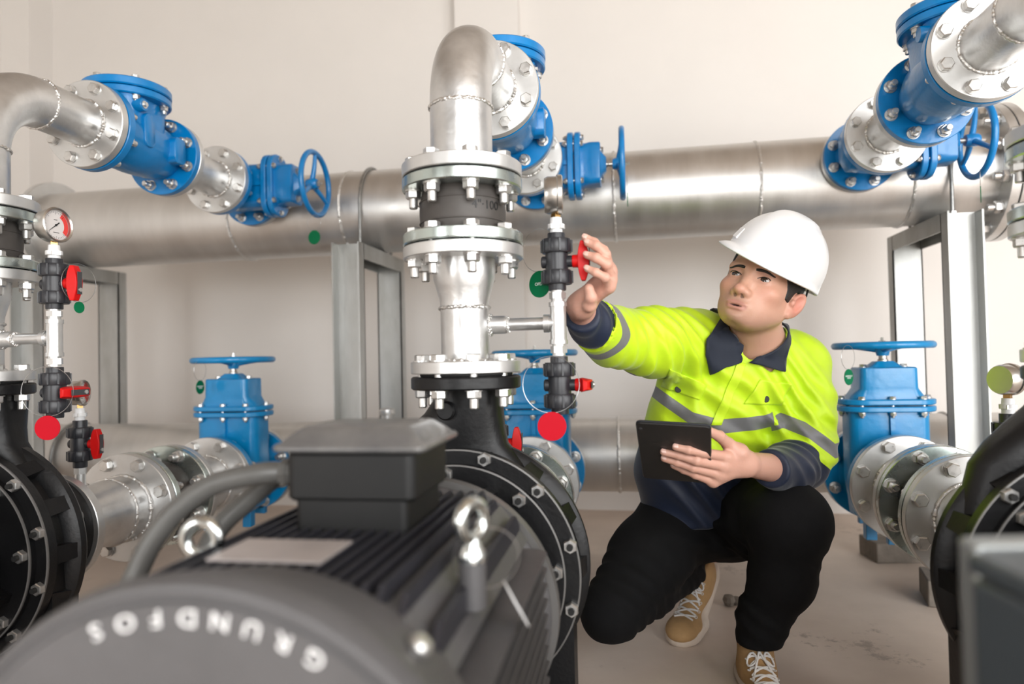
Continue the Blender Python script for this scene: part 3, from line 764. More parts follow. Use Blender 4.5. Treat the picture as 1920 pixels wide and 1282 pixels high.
tag('valve_tag', 'plain green disc under the upper left handwheel', (XL + .308, .93, 1.138), .0235, (-.2, -1, 0), 'greentag', loop_r=.026)
tag('valve_tag', 'green disc seen edge on under the handwheel behind the middle gauge', (.303, .935, 1.205), .022, (1, -.02, 0), 'greentag', loop_r=.027)
tag('valve_tag', 'green disc seen edge on under the upper right handwheel', (XR + .27, .93, 1.16), .0235, (1, -.45, 0), 'greentag', loop_r=.026)

# ---------------------------------------------------------------- loose things
def block(x, y, rot, label, d=(.18, .13, .068)):
    F = Matrix.Translation((x, y, 0)) @ Matrix.Rotation(rot, 4, 'Z'); single('concrete_block', MB().box((0, 0, d[2] / 2), d, F), 'conc', label, 'block', group='concrete blocks', bevel=.004)
block(1.185, 1.37, radians(8), 'rough concrete block under the right upright gate valve'); block(1.215, .93, radians(-12), 'rough concrete block behind the right pump casing', (.2, .14, .075))
CF = Matrix(((.986, -.165, 0, .294), (.165, .986, 0, -1.241), (0, 0, 1, 0), (0, 0, 0, 1)))       # the cabinet stands askew to the pumps
t = Thing('junction_cabinet', 'blue grey steel cabinet cut off by the lower right corner', 'cabinet', tuple(CF @ Vector((.46, .30, 0))))
t.part('cabinet_body', MB().box((.458, .295, .285), (.31, .35, .57), CF), 'steelcab', bevel=.006)
t.part('cabinet_lid', MB().box((.458, .295, .578), (.312, .352, .014), CF), 'steelcab', bevel=.004)
t.part('rear_frame', MB().box((.476, .498, .291), (.312, .022, .590), CF), 'steelcablid', bevel=.004, label='paler rear frame of the cabinet')
for X, lb in ((0, 'black base plate under the middle pump and motor'), (XL, 'black base plate under the left pump'), (XR, 'black base plate under the right pump')):
    single('pump_base', MB().box((X + PX, -.33, .035), (.40, .90, .07)), 'cast', lb, 'base', loc=(X, -.33, 0), group='pump base plates', bevel=.004)
f = MB(); f.rev([(0, 0), (.014, 0), (.014, .05), (.018, .05), (.018, .075), (.012, .08), (.012, .16), (0, .16)], frame((.24, .02, .02), (1, .1, 0)), 20)
single('floor_pipe_stub', f, 'white', 'short pale pipe stub on the floor beside the middle pump foot', 'pipe fitting', loc=(.24, .02, 0))
st = MB(); v = []; 
for k, (cx, r) in enumerate(((0, .018), (.022, .013))):
    st.rev([(0, -r), (r * .7, -r * .7), (r, 0), (r * .75, r * .7), (0, r)], Matrix.Translation((.56 + cx, .84 + .012 * k, r * .8)) @ Matrix.Scale(1.3, 4, (0, 1, 0)), 9)
single('stone', st, 'conc', 'small lump of rubble on the floor behind the worker shoe', 'stone', ang=20)

# ================================================================ the worker
A_ = lambda *p: np.array(p, dtype=np.float32)
def cap(P, a, b, ra, rb=None):
    rb = ra if rb is None else rb; a = A_(*a); b = A_(*b); d = b - a
    t = np.clip(((P - a) @ d) / max(float(d @ d), 1e-9), 0, 1)
    return np.linalg.norm(P - a - t[:, None] * d, axis=1) - (ra + (rb - ra) * t)
def chain(P, pts, rad, k=.006):
    o = None
    for i in range(len(pts) - 1):
        q = cap(P, pts[i], pts[i + 1], rad[i], rad[i + 1]); o = q if o is None else smin(o, q, k)
    return o
def ell(P, c, r, R=None):
    q = P - A_(*c)
    if R is not None: q = q @ R
    r = A_(*r); k0 = np.linalg.norm(q / r, axis=1); k1 = np.linalg.norm(q / (r * r), axis=1)
    return k0 * (k0 - 1) / np.maximum(k1, 1e-9)
def rbox(P, c, h, r, R=None):
    q = P - A_(*c)
    if R is not None: q = q @ R
    q = np.abs(q) - A_(*h) + r
    return np.linalg.norm(np.maximum(q, 0), axis=1) + np.minimum(q.max(axis=1), 0) - r
def smin(a, b, k):
    h = np.clip(.5 + .5 * (b - a) / k, 0, 1); return b + (a - b) * h - k * h * (1 - h)
def smax(a, b, k): return -smin(-a, -b, k)
def axes(z, x):
    z = A_(*z); z = z / np.linalg.norm(z); x = A_(*x); x = x - z * (x @ z); x = x / np.linalg.norm(x); return np.stack([x, np.cross(z, x), z], 1)

def nets(fn, lo, hi, h, smooth=1):
    """Surface nets over a signed distance function, evaluated block by block."""
    lo = A_(*lo); n = np.ceil((A_(*hi) - lo) / h).astype(int) + 1; B = 12
    nb = -(-n // B); n = nb * B
    V = np.full(tuple(n), 1.0, np.float32)
    gi = np.stack(np.meshgrid(*[np.arange(k) for k in nb], indexing='ij'), -1).reshape(-1, 3)
    c = lo + (gi * B + B / 2) * h; d = fn(c.astype(np.float32)); rad = B * h * .9
    off = np.stack(np.meshgrid(*[np.arange(B)] * 3, indexing='ij'), -1).reshape(-1, 3)
    act = gi[np.abs(d) < rad * 1.35]
    far = gi[d <= -rad * 1.35]
    for g in far: V[g[0] * B:g[0] * B + B, g[1] * B:g[1] * B + B, g[2] * B:g[2] * B + B] = -1
    CH = 220
    for s in range(0, len(act), CH):
        a = act[s:s + CH]; idx = (a[:, None, :] * B + off[None]).reshape(-1, 3)
        V[idx[:, 0], idx[:, 1], idx[:, 2]] = fn((lo + idx * h).astype(np.float32))
    S = V < 0
    cs = np.zeros(tuple(n - 1), np.uint8)
    for dx in (0, 1):
        for dy in (0, 1):
            for dz in (0, 1): cs += S[dx:n[0] - 1 + dx, dy:n[1] - 1 + dy, dz:n[2] - 1 + dz]
    cell = np.argwhere((cs > 0) & (cs < 8)); vid = -np.ones(tuple(n - 1), np.int64); vid[cell[:, 0], cell[:, 1], cell[:, 2]] = np.arange(len(cell))
    cor = np.array([(i, j, k) for i in (0, 1) for j in (0, 1) for k in (0, 1)])
    vals = [V[cell[:, 0] + c_[0], cell[:, 1] + c_[1], cell[:, 2] + c_[2]] for c_ in cor]
    acc = np.zeros((len(cell), 3)); cnt = np.zeros(len(cell))
    for i in range(8):
        for j in range(i + 1, 8):
            if np.abs(cor[i] - cor[j]).sum() != 1: continue
            a, b = vals[i], vals[j]; m = (a < 0) != (b < 0); t = np.where(m, a / np.where(m, a - b, 1), 0)
            p = cor[i] + t[:, None] * (cor[j] - cor[i]); acc += np.where(m[:, None], p, 0); cnt += m
    verts = lo + (cell + acc / cnt[:, None]) * h
    F = []
    for ax in range(3):
        u, v = (ax + 1) % 3, (ax + 2) % 3
        a = [slice(0, n[i]) for i in range(3)]; b = list(a); a[ax] = slice(0, n[ax] - 1); b[ax] = slice(1, n[ax])
        e = np.argwhere(S[tuple(a)] != S[tuple(b)]); e = e[(e[:, u] > 0) & (e[:, v] > 0) & (e[:, u] < n[u] - 1) & (e[:, v] < n[v] - 1)]
        def at(du, dv):
            q = e.copy(); q[:, u] += du; q[:, v] += dv; return vid[q[:, 0], q[:, 1], q[:, 2]]
        q = np.stack([at(-1, -1), at(0, -1), at(0, 0), at(-1, 0)], 1); ins = S[e[:, 0], e[:, 1], e[:, 2]]
        q[~ins] = q[~ins][:, ::-1]; F.append(q)
    F = np.concatenate(F); F = F[(F >= 0).all(1)]
    for _ in range(smooth):
        acc = np.zeros_like(verts); cnt = np.zeros(len(verts))
        for a, b in ((0, 1), (1, 2), (2, 3), (3, 0)):
            np.add.at(acc, F[:, a], verts[F[:, b]]); np.add.at(cnt, F[:, a], 1)
        verts = .5 * verts + .5 * acc / np.maximum(cnt, 1)[:, None]
    return verts.astype(np.float64), F
def np_mesh(name, parts, mats, midx=None, loc=(0, 0, 0), col=None):
    vs, fs, o = [], [], 0
    for v, f in parts: vs.append(v); fs.append(f + o); o += len(v)
    v = np.concatenate(vs) - np.array(loc); f = np.concatenate(fs)
    me = bpy.data.meshes.new(name); me.vertices.add(len(v)); me.vertices.foreach_set('co', v.ravel())
    me.loops.add(f.size); me.loops.foreach_set('vertex_index', f.ravel().astype(np.int32))
    me.polygons.add(len(f)); me.polygons.foreach_set('loop_start', np.arange(0, f.size, 4, dtype=np.int32)); me.polygons.foreach_set('loop_total', np.full(len(f), 4, np.int32))
    for q in mats: me.materials.append(q)
    if midx is not None: me.polygons.foreach_set('material_index', midx.astype(np.int32))
    me.update(); me.validate(); me.shade_smooth()
    if col is not None:
        a = me.color_attributes.new('skin_tone', 'FLOAT_COLOR', 'POINT'); a.data.foreach_set('color', np.concatenate([col, np.ones((len(col), 1))], 1).ravel().astype(np.float32))
    return me

# ---- materials of the worker
def fabric(name, c, rough=.75, sheen=.15, bump=.12, bs=900, em=None):
    return material(name, c, 0, rough, var=.08, vscale=40, bump=bump, bscale=bs, sheen=sheen)
m_hv = fabric('fluorescent yellow cloth', (.60, .86, .02), .55, .2); m_navy = fabric('navy cloth', (.012, .022, .052), .7, .25); m_band = fabric('grey reflective tape', (.20, .20, .205), .45, 0)
m_collar = fabric('dark navy collar cloth', (.007, .012, .026), .75, .2); m_jean = material('black jeans cloth', (.0045, .0045, .0052), 0, .85, var=.3, vscale=30, bump=.15, bscale=700, spec=.2)
m_skin = material('skin', (.56, .31, .215), 0, .48, var=.0, bump=.10, bscale=260, sss=.12)
_nt = m_skin.node_tree; _b = _nt.nodes['Principled BSDF']; _at = nd(_nt, 'ShaderNodeAttribute', attribute_name='skin_tone'); _nt.links.new(_at.outputs['Color'], _b.inputs['Base Color'])
m_hair = material('black hair', (.012, .010, .009), 0, .5, var=.3, vscale=200, bump=.5, bscale=500, stretch=(1, 1, .2))
m_eyew = material('eye white', (.40, .36, .34), 0, .25, coat=.5); m_iris = material('dark brown iris', (.022, .011, .007), 0, .15, coat=1)
m_hat = material('white helmet shell', (.84, .85, .86), 0, .30, coat=.3); m_strap = material('dark helmet strap', (.02, .02, .02), 0, .6)
m_canvas = material('tan canvas', (.44, .265, .115), 0, .8, var=.18, vscale=30, bump=.2, bscale=500); m_sole = material('cream rubber sole', (.66, .56, .47), 0, .55, var=.12, vscale=30); m_lace = material('white shoe lace', (.74, .72, .70), 0, .8)
m_tab = material('black tablet case', (.016, .015, .015), 0, .42, var=.2, vscale=10); m_edge = material('dark tablet rim', (.05, .055, .065), .6, .3); m_screen = material('tablet glass', (.01, .01, .012), 0, .08)
m_label = material('faded blue label', (.10, .26, .42), 0, .6, var=.5, vscale=150, vcol=(.5, .6, .68))
m_nail = material('finger nail', (.66, .42, .35), 0, .28, coat=.3)

def zoned():
    m = fabric('safety jacket cloth', (.56, .80, .012), .55, .2); nt = m.node_tree; b = nt.nodes['Principled BSDF']
    at = nd(nt, 'ShaderNodeAttribute', attribute_name='cloth_zone'); sp = nd(nt, 'ShaderNodeSeparateColor'); nt.links.new(at.outputs['Color'], sp.inputs[0])
    src = b.inputs['Base Color'].links[0].from_socket
    for ch, col in ((1, (.008, .015, .038, 1)), (0, (.17, .17, .175, 1))):
        g = nd(nt, 'ShaderNodeMath', operation='GREATER_THAN'); g.inputs[1].default_value = .5; nt.links.new(sp.outputs[ch], g.inputs[0])
        mx = nd(nt, 'ShaderNodeMix', data_type='RGBA'); mx.inputs['B'].default_value = col
        nt.links.new(g.outputs[0], mx.inputs['Factor']); nt.links.new(src, mx.inputs['A']); src = mx.outputs['Result']
    nt.links.new(src, b.inputs['Base Color']); return m
m_jacket = zoned()

# ---- head frame: x = his right, y = forward, z = up, origin between the eyes' level
HC = np.array((.5851, .3615, .8602))
def hrot(a, b, c):
    Rz = np.array([[cos(a), -sin(a), 0], [sin(a), cos(a), 0], [0, 0, 1]]); Rx = np.array([[1, 0, 0], [0, cos(b), -sin(b)], [0, sin(b), cos(b)]]); Ry = np.array([[cos(c), 0, sin(c)], [0, 1, 0], [-sin(c), 0, cos(c)]])
    return Rz @ Rx @ Ry
HR = hrot(2.7034, .2989, -.3163)
HM = Matrix([[*HR[i], HC[i]] for i in range(3)] + [[0, 0, 0, 1]])
tohead = lambda P: ((P - HC.astype(np.float32)) @ HR.astype(np.float32)).astype(np.float32)
tow = lambda p: tuple(HR @ np.array(p) + HC)
NECK = (.590, .455, .735)
def head_sdf(P):
    q = tohead(P); x = q.copy(); x[:, 0] = np.abs(x[:, 0])
    d = ell(q, (0, -.012, .040), (.0765, .097, .092))
    d = smin(d, ell(q, (0, .028, -.026), (.0645, .062, .078)), .03)
    d = smin(d, ell(q, (0, .040, -.060), (.049, .046, .037)), .025)
    d = smin(d, cap(x, (.050, .0, -.048), (.019, .060, -.084), .018, .014), .03)       # jaw line
    d = smin(d, ell(q, (0, .079, -.089), (.018, .014, .012)), .016)                     # chin
    d = smin(d, ell(x, (.045, .056, -.024), (.019, .020, .015)), .02)                  # cheek
    d = smin(d, cap(x, (.046, .070, .018), (.012, .083, .013), .010), .015)            # brow ridge
    d = smax(d, -ell(x, (.031, .098, -.001), (.018, .016, .0115)), .014)               # eye sockets
    d = smin(d, ell(x, (.032, .0715, -.001), (.0150, .0140, .0130)), .005)             # lids
    d = smax(d, -ell(x, (.0315, .0865, -.0015), (.0135, .011, .0040), axes((.06, 0, 1), (1, -.45, .0))), .0012)
    d = smin(d, cap(q, (0, .081, .004), (0, .101, -.036), .0078, .0112), .014)         # nose bridge
    d = smin(d, ell(q, (0, .106, -.040), (.0130, .0120, .0100)), .008)
    d = smin(d, ell(x, (.0150, .0935, -.0430), (.0080, .0120, .0085)), .006)
    d = smax(d, -ell(x, (.0080, .1030, -.0525), (.0042, .0055, .0040)), .002)          # nostrils
    d = smin(d, ell(q, (0, .080, -.066), (.028, .015, .018)), .015)                    # muzzle
    d = smin(d, ell(x, (.008, .0940, -.0668), (.015, .0045, .0036)), .005)             # upper lip
    d = smin(d, ell(q, (0, .0930, -.0782), (.0170, .0055, .0045)), .005)
    d = smax(d, -ell(q, (0, .0985, -.0855), (.018, .0050, .0030)), .008)               # lower lip
    d = smax(d, -ell(q, (0, .104, -.0725), (.0165, .014, .0021)), .002)                # parted mouth
    er = axes((.25, -.35, 1), (1, .35, 0))
    e = ell(x, (.080, -.013, -.014), (.0095, .0205, .034), er)
    e = smax(e, -ell(x, (.0895, -.008, -.008), (.0095, .0125, .0215), er), .003)
    e = smin(e, ell(x, (.076, .0, -.040), (.006, .009, .010)), .006); e = smin(e, ell(x, (.078, .006, -.015), (.006, .006, .008)), .004)
    d = smin(d, e, .006)
    n = cap(P, tow((0, -.020, -.050)), NECK, .054, .060)
    n = smin(n, cap(P, tow((.040, -.020, -.055)), (.575, .415, .735), .014, .012), .02)
    n = smin(n, cap(P, NECK, (.60, .49, .68), .060, .066), .03)
    return smin(d, n, .018)

# ---- joints (metres in the room)
J = dict(C1=(.552, .515, .655), C2=(.492, .545, .545), C3=(.455, .580, .425), C4=(.490, .625, .305),
         shR=(.432, .430, .752), elR=(.268, .255, .752), wrR=(.203, .060, .815), shL=(.690, .530, .690), elL=(.682, .440, .475), wrL=(.519, .186, .504),
         hipR=(.415, .614, .300), kneeR=(.240, .340, .150), ankR=(.452, .675, .150), hipL=(.582, .642, .298), kneeL=(.622, .320, .362), ankL=(.550, .345, .085))
def torso(P, g=0.0):
    wR = axes((.1, -.14, 1), (-.28, -.10, 0))        # lateral axis follows the shoulders
    d = ell(P, J['C1'], (.175 + g, .115 + g, .125), wR)
    d = smin(d, ell(P, J['C2'], (.158 + g, .118 + g, .13), wR), .07)
    d = smin(d, ell(P, J['C3'], (.152 + g, .122 + g, .13), wR), .07)
    d = smin(d, ell(P, J['C4'], (.165 + g, .130 + g, .12), wR), .06)
    d = smin(d, chain(P, [J['shR'], (.56, .475, .735), J['shL']], [.055 + g, .070 + g, .058 + g], .03), .06)
    return d
rng = np.random.RandomState(4)
def crease(P, c, n, along, amp, freq, ext):
    """Cloth folds: ridges across 'along' fading away from c."""
    q = P - A_(*c); a = A_(*along); a = a / np.linalg.norm(a); b = A_(*n); b = b / np.linalg.norm(b)
    s = q @ a; t = q @ b; w = np.exp(-(np.linalg.norm(q, axis=1) / ext) ** 2)
    return -amp * w * (.5 + .5 * np.sin(freq * s + 9 * np.sin(11 * t + 3 * s))) ** 1.5
def jacket_yellow(P):
    d = torso(P, .006)
    d = smin(d, chain(P, [J['shR'], (.345, .335, .752), (.262, .245, .762), (.224, .142, .786)], [.070, .066, .057, .053], .03), .045)
    d = smin(d, chain(P, [J['shL'], (.692, .490, .590), (.688, .452, .500), (.672, .425, .465)], [.072, .068, .060, .056], .03), .04)
    d = d + crease(P, (.36, .36, .74), (0, .2, 1), (1, .9, .3), .016, 120, .11)
    d = d + crease(P, (.30, .28, .75), (0, .2, 1), (1, .9, -.2), .010, 170, .07)
    d = d + crease(P, (.42, .42, .66), (.3, 0, 1), (.9, .2, -1), .012, 95, .11)
    d = d + crease(P, (.50, .40, .60), (1, 0, .2), (-.5, 0, 1), .009, 60, .16)
    d = d + crease(P, (.655, .42, .62), (1, 0, 0), (.6, .2, 1), .015, 80, .13)
    d = d + crease(P, (.69, .44, .53), (1, 0, 0), (-.4, .0, 1), .012, 110, .09)
    d = d + crease(P, (.47, .44, .42), (1, 0, 0), (.3, 0, 1), .012, 70, .14)
    # open ends of the sleeves
    d = smax(d, -cap(P, (.232, .170, .782), (.205, .06, .805), .0485), .003)      # open sleeve end
    s = (P - A_(.226, .152, .784)) @ A_(.62, .78, -.06); d = smax(d, -s, .003)
    return d
def jacket_arm(P):
    d = chain(P, [(.262, .245, .762), (.226, .148, .785), (.207, .088, .804)], [.042, .041, .035], .02)
    d = d + crease(P, (.225, .15, .785), (0, 0, 1), (.3, 1, -.3), .007, 150, .07)
    s = (P - A_(.2065, .088, .804)) @ A_(.15, .95, -.2); d = smax(d, -s, .003)
    dl = chain(P, [(.682, .440, .475), (.625, .345, .468), (.578, .262, .483)], [.054, .050, .040], .02)
    dl = dl + crease(P, (.64, .37, .47), (0, 0, 1), (.5, .8, .1), .009, 110, .09)
    s = (P - A_(.573, .255, .484)) @ A_(.53, .85, -.05); dl = smax(dl, -s, .003)
    return np.minimum(d, dl)
def jacket_sdf(P):
    d = np.minimum(jacket_yellow(P), jacket_arm(P))
    # the hem
    d = smax(d, -(P[:, 2] - .300 - .10 * (P[:, 0] - .45)), .01)
    return smax(d, -cap(P, tow((0, -.02, -.04)), (.585, .455, .70), .060, .060), .006)
def z_band(x): return np.interp(x, [.28, .307, .354, .435, .495, .591, .66], [.675, .663, .632, .573, .556, .563, .585])
def jacket_fields(C):
    """Two signed fields per point: grey tape (positive inside) and navy cloth (positive inside)."""
    x, y, z = C.T; Pf = C.astype(np.float32)
    z0 = z_band(x); bl = np.interp(x, [.29, .435, .552, .62], [.548, .482, .452, .44])
    cR = chain(Pf, [(.41, .41, .752), J['elR'], J['wrR']], [.06, .055, .05]); cL = chain(Pf, [(.700, .525, .68), (.690, .46, .50), (.66, .40, .462)], [.07, .065, .06])
    aR = (cR < .014) & (x < .40); aL = (cL < .035) & ((x > .612) | (y < .34)) & (z < .66); t_ = ~aR & ~aL
    tape = np.full(len(C), -.05); navy = np.full(len(C), -.05)
    tt = np.maximum(.0165 - np.abs(z - z0), np.where(x < .37, .015 - np.abs(z - bl - .012), -.05))
    tt = np.where(x > .615, -.05, tt); tape = np.where(t_, tt, tape); navy = np.where(t_, bl - z, navy)
    s = (C - np.array((.226, .152, .784))) @ np.array((.62, .78, -.06))
    tape = np.where(aR, .0165 - np.abs(s - .040 - .012 * np.sin(z * 60)), tape)
    sl2 = z - np.interp(x, [.57, .632, .68, .74], [.535, .568, .548, .50])
    tape = np.where(aL, .0165 - np.abs(sl2), tape); navy = np.where(aL, -.050 - sl2, navy)
    navy = np.maximum(navy, np.clip((jacket_yellow(Pf) - jacket_arm(Pf) - .0015) * 5, -.05, .05))
    return np.stack([tape, navy], 1)
def trousers_sdf(P):
    d = ell(P, (.495, .640, .300), (.155, .120, .115), axes((0, 0, 1), (1, .25, 0)))
    d = smin(d, chain(P, [J['hipR'], (.33, .48, .235), J['kneeR']], [.100, .088, .066], .04), .05)
    d = smin(d, chain(P, [J['kneeR'], (.33, .49, .150), (.435, .648, .155)], [.062, .056, .046], .03), .02)
    d = smin(d, chain(P, [J['hipL'], (.605, .48, .335), J['kneeL']], [.100, .096, .086], .04), .05)
    d = smin(d, chain(P, [J['kneeL'], (.606, .330, .235), (.568, .345, .150), (.556, .345, .090)], [.078, .062, .048, .047], .03), .02)
    d = d + crease(P, (.60, .42, .30), (1, 0, 0), (.1, 1, -.6), .010, 90, .10) + crease(P, (.66, .36, .30), (1, 0, 0), (0, .3, 1), .010, 130, .06)
    d = d + crease(P, (.28, .42, .16), (0, 0, 1), (.5, .9, .2), .012, 110, .10) + crease(P, (.555, .345, .15), (1, 0, 0), (.1, 0, 1), .009, 130, .06)
    d = d + crease(P, (.47, .52, .30), (1, 0, 0), (-.6, .2, 1), .012, 80, .13) + crease(P, (.42, .63, .16), (0, 0, 1), (.5, .9, .2), .009, 150, .06)
    d = smax(d, -(P - A_(.555, .345, .092)) @ A_(0, 0, 1), .004)
    return smax(d, (P - A_(.440, .655, .155)) @ A_(.55, .83, .0), .004)

# ---- hands: one chain of joints per finger
HANDR = dict(index=[(.262, .034, .880), (.254, .010, .910), (.238, .002, .924), (.223, .003, .934)], middle=[(.2645, .029, .873), (.258, -.004, .901), (.243, -.013, .916), (.228, -.010, .9225)],
             ring=[(.265, .020, .859), (.260, -.012, .883), (.242, -.020, .894), (.2265, -.016, .900)], pinky=[(.262, .013, .845), (.257, -.016, .859), (.241, -.022, .868), (.2270, -.018, .8755)],
             thumb=[(.214, .045, .812), (.2265, .020, .814), (.2305, .004, .827), (.2275, -.001, .8425)])
HANDL = dict(index=[(.4738, .1417, .524), (.4266, .1019, .5378), (.3987, .0882, .5448), (.3764, .0876, .5501)], middle=[(.4691, .1424, .5064), (.4144, .1054, .5221), (.3827, .1074, .5323), (.355, .1062, .5381)],
             ring=[(.4613, .1472, .4898), (.4091, .1191, .5071), (.3802, .1205, .5168), (.3563, .1224, .5237)], pinky=[(.4494, .154, .4751), (.4148, .1363, .4906), (.3935, .138, .4994), (.3739, .1383, .508)],
             thumb=[(.500, .158, .530), (.478, .150, .548), (.459, .120, .566), (.438, .092, .578)])
FR = dict(index=(.0105, .0090, .0082, .0072), middle=(.0105, .0092, .0083, .0073), ring=(.0102, .0088, .0080, .0070), pinky=(.0095, .0080, .0072, .0064), thumb=(.0150, .0120, .0102, .0086))
def hand_sdf(P, Hd, wr, fore, knob):
    d = None
    mc = [Hd[k][0] for k in ('index', 'middle', 'ring', 'pinky')]
    for k, p in Hd.items():
        q = chain(P, p, FR[k], .002)
        for i in (1, 2): q = smin(q, cap(P, p[i], p[i], FR[k][i] + .0006), .003)      # knuckle bends
        d = q if d is None else smin(d, q, .0035)
    w = np.array(wr)
    pal = None
    for i, c in enumerate(mc):
        base = w + (np.array(c) - w) * .18
        q = cap(P, base, c, .0135, .0122); pal = q if pal is None else smin(pal, q, .012)
    th = np.array(Hd['thumb'][1]); pal = smin(pal, cap(P, w + (np.array(Hd['thumb'][0]) - w) * .3, Hd['thumb'][0], .017, .0165), .012)
    pal = smin(pal, cap(P, Hd['thumb'][0], (np.array(mc[0]) + w) / 2, .0145, .0125), .012)
    d = smin(d, pal, .007)
    d = smin(d, chain(P, [w + (np.array(mc[1]) - w) * .15, w, fore], [.021, .0235, .030], .01), .016)
    return d
def skin_color(V, base=(.56, .315, .225)):
    c = np.tile(np.array(base), (len(V), 1)); return c
def blend(c, col, w): w = np.clip(w, 0, 1)[:, None]; return c * (1 - w) + np.array(col) * w
def head_color(V):
    q = (V - HC) @ HR; x = np.abs(q[:, 0]); c = skin_color(V)
    g = lambda cx, cy, cz, sx, sy, sz: np.exp(-(((x - cx) / sx) ** 2 + ((q[:, 1] - cy) / sy) ** 2 + ((q[:, 2] - cz) / sz) ** 2))
    c = blend(c, (.62, .27, .19), .5 * g(.045, .06, -.03, .022, .05, .02) + .45 * g(0, .11, -.042, .014, .02, .014))
    c = blend(c, (.60, .20, .15), .7 * g(.085, -.012, -.012, .012, .03, .04))
    stub = g(0, .095, -.060, .022, .03, .0060) * .35 + g(0, .09, -.094, .034, .05, .012) * .32 + g(.05, .03, -.085, .03, .05, .018) * .25
    c = blend(c, (.20, .13, .105), stub)
    lip = ((x / .026) ** 2 + ((q[:, 2] + .0725) / .0125) ** 2 < 1) & (q[:, 1] > .088)
    lipw = np.clip((1 - (x / .026) ** 2 - ((q[:, 2] + .0725) / .0125) ** 2) * 3, 0, 1) * (q[:, 1] > .086)
    c = blend(c, (.42, .17, .145), lipw * .6)
    c = blend(c, (.05, .02, .018), np.clip(1.6 * (1 - (x / .0160) ** 2 - ((q[:, 2] + .0725) / .0022) ** 2), 0, 1) * (q[:, 1] > .08))
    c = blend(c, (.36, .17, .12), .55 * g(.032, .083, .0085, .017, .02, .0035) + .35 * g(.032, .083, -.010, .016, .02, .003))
    c = blend(c, (.03, .015, .012), (((x - .0080) / .0040) ** 2 + ((q[:, 2] + .0520) / .0036) ** 2 < 1) * .7 * (q[:, 1] > .094))
    return c

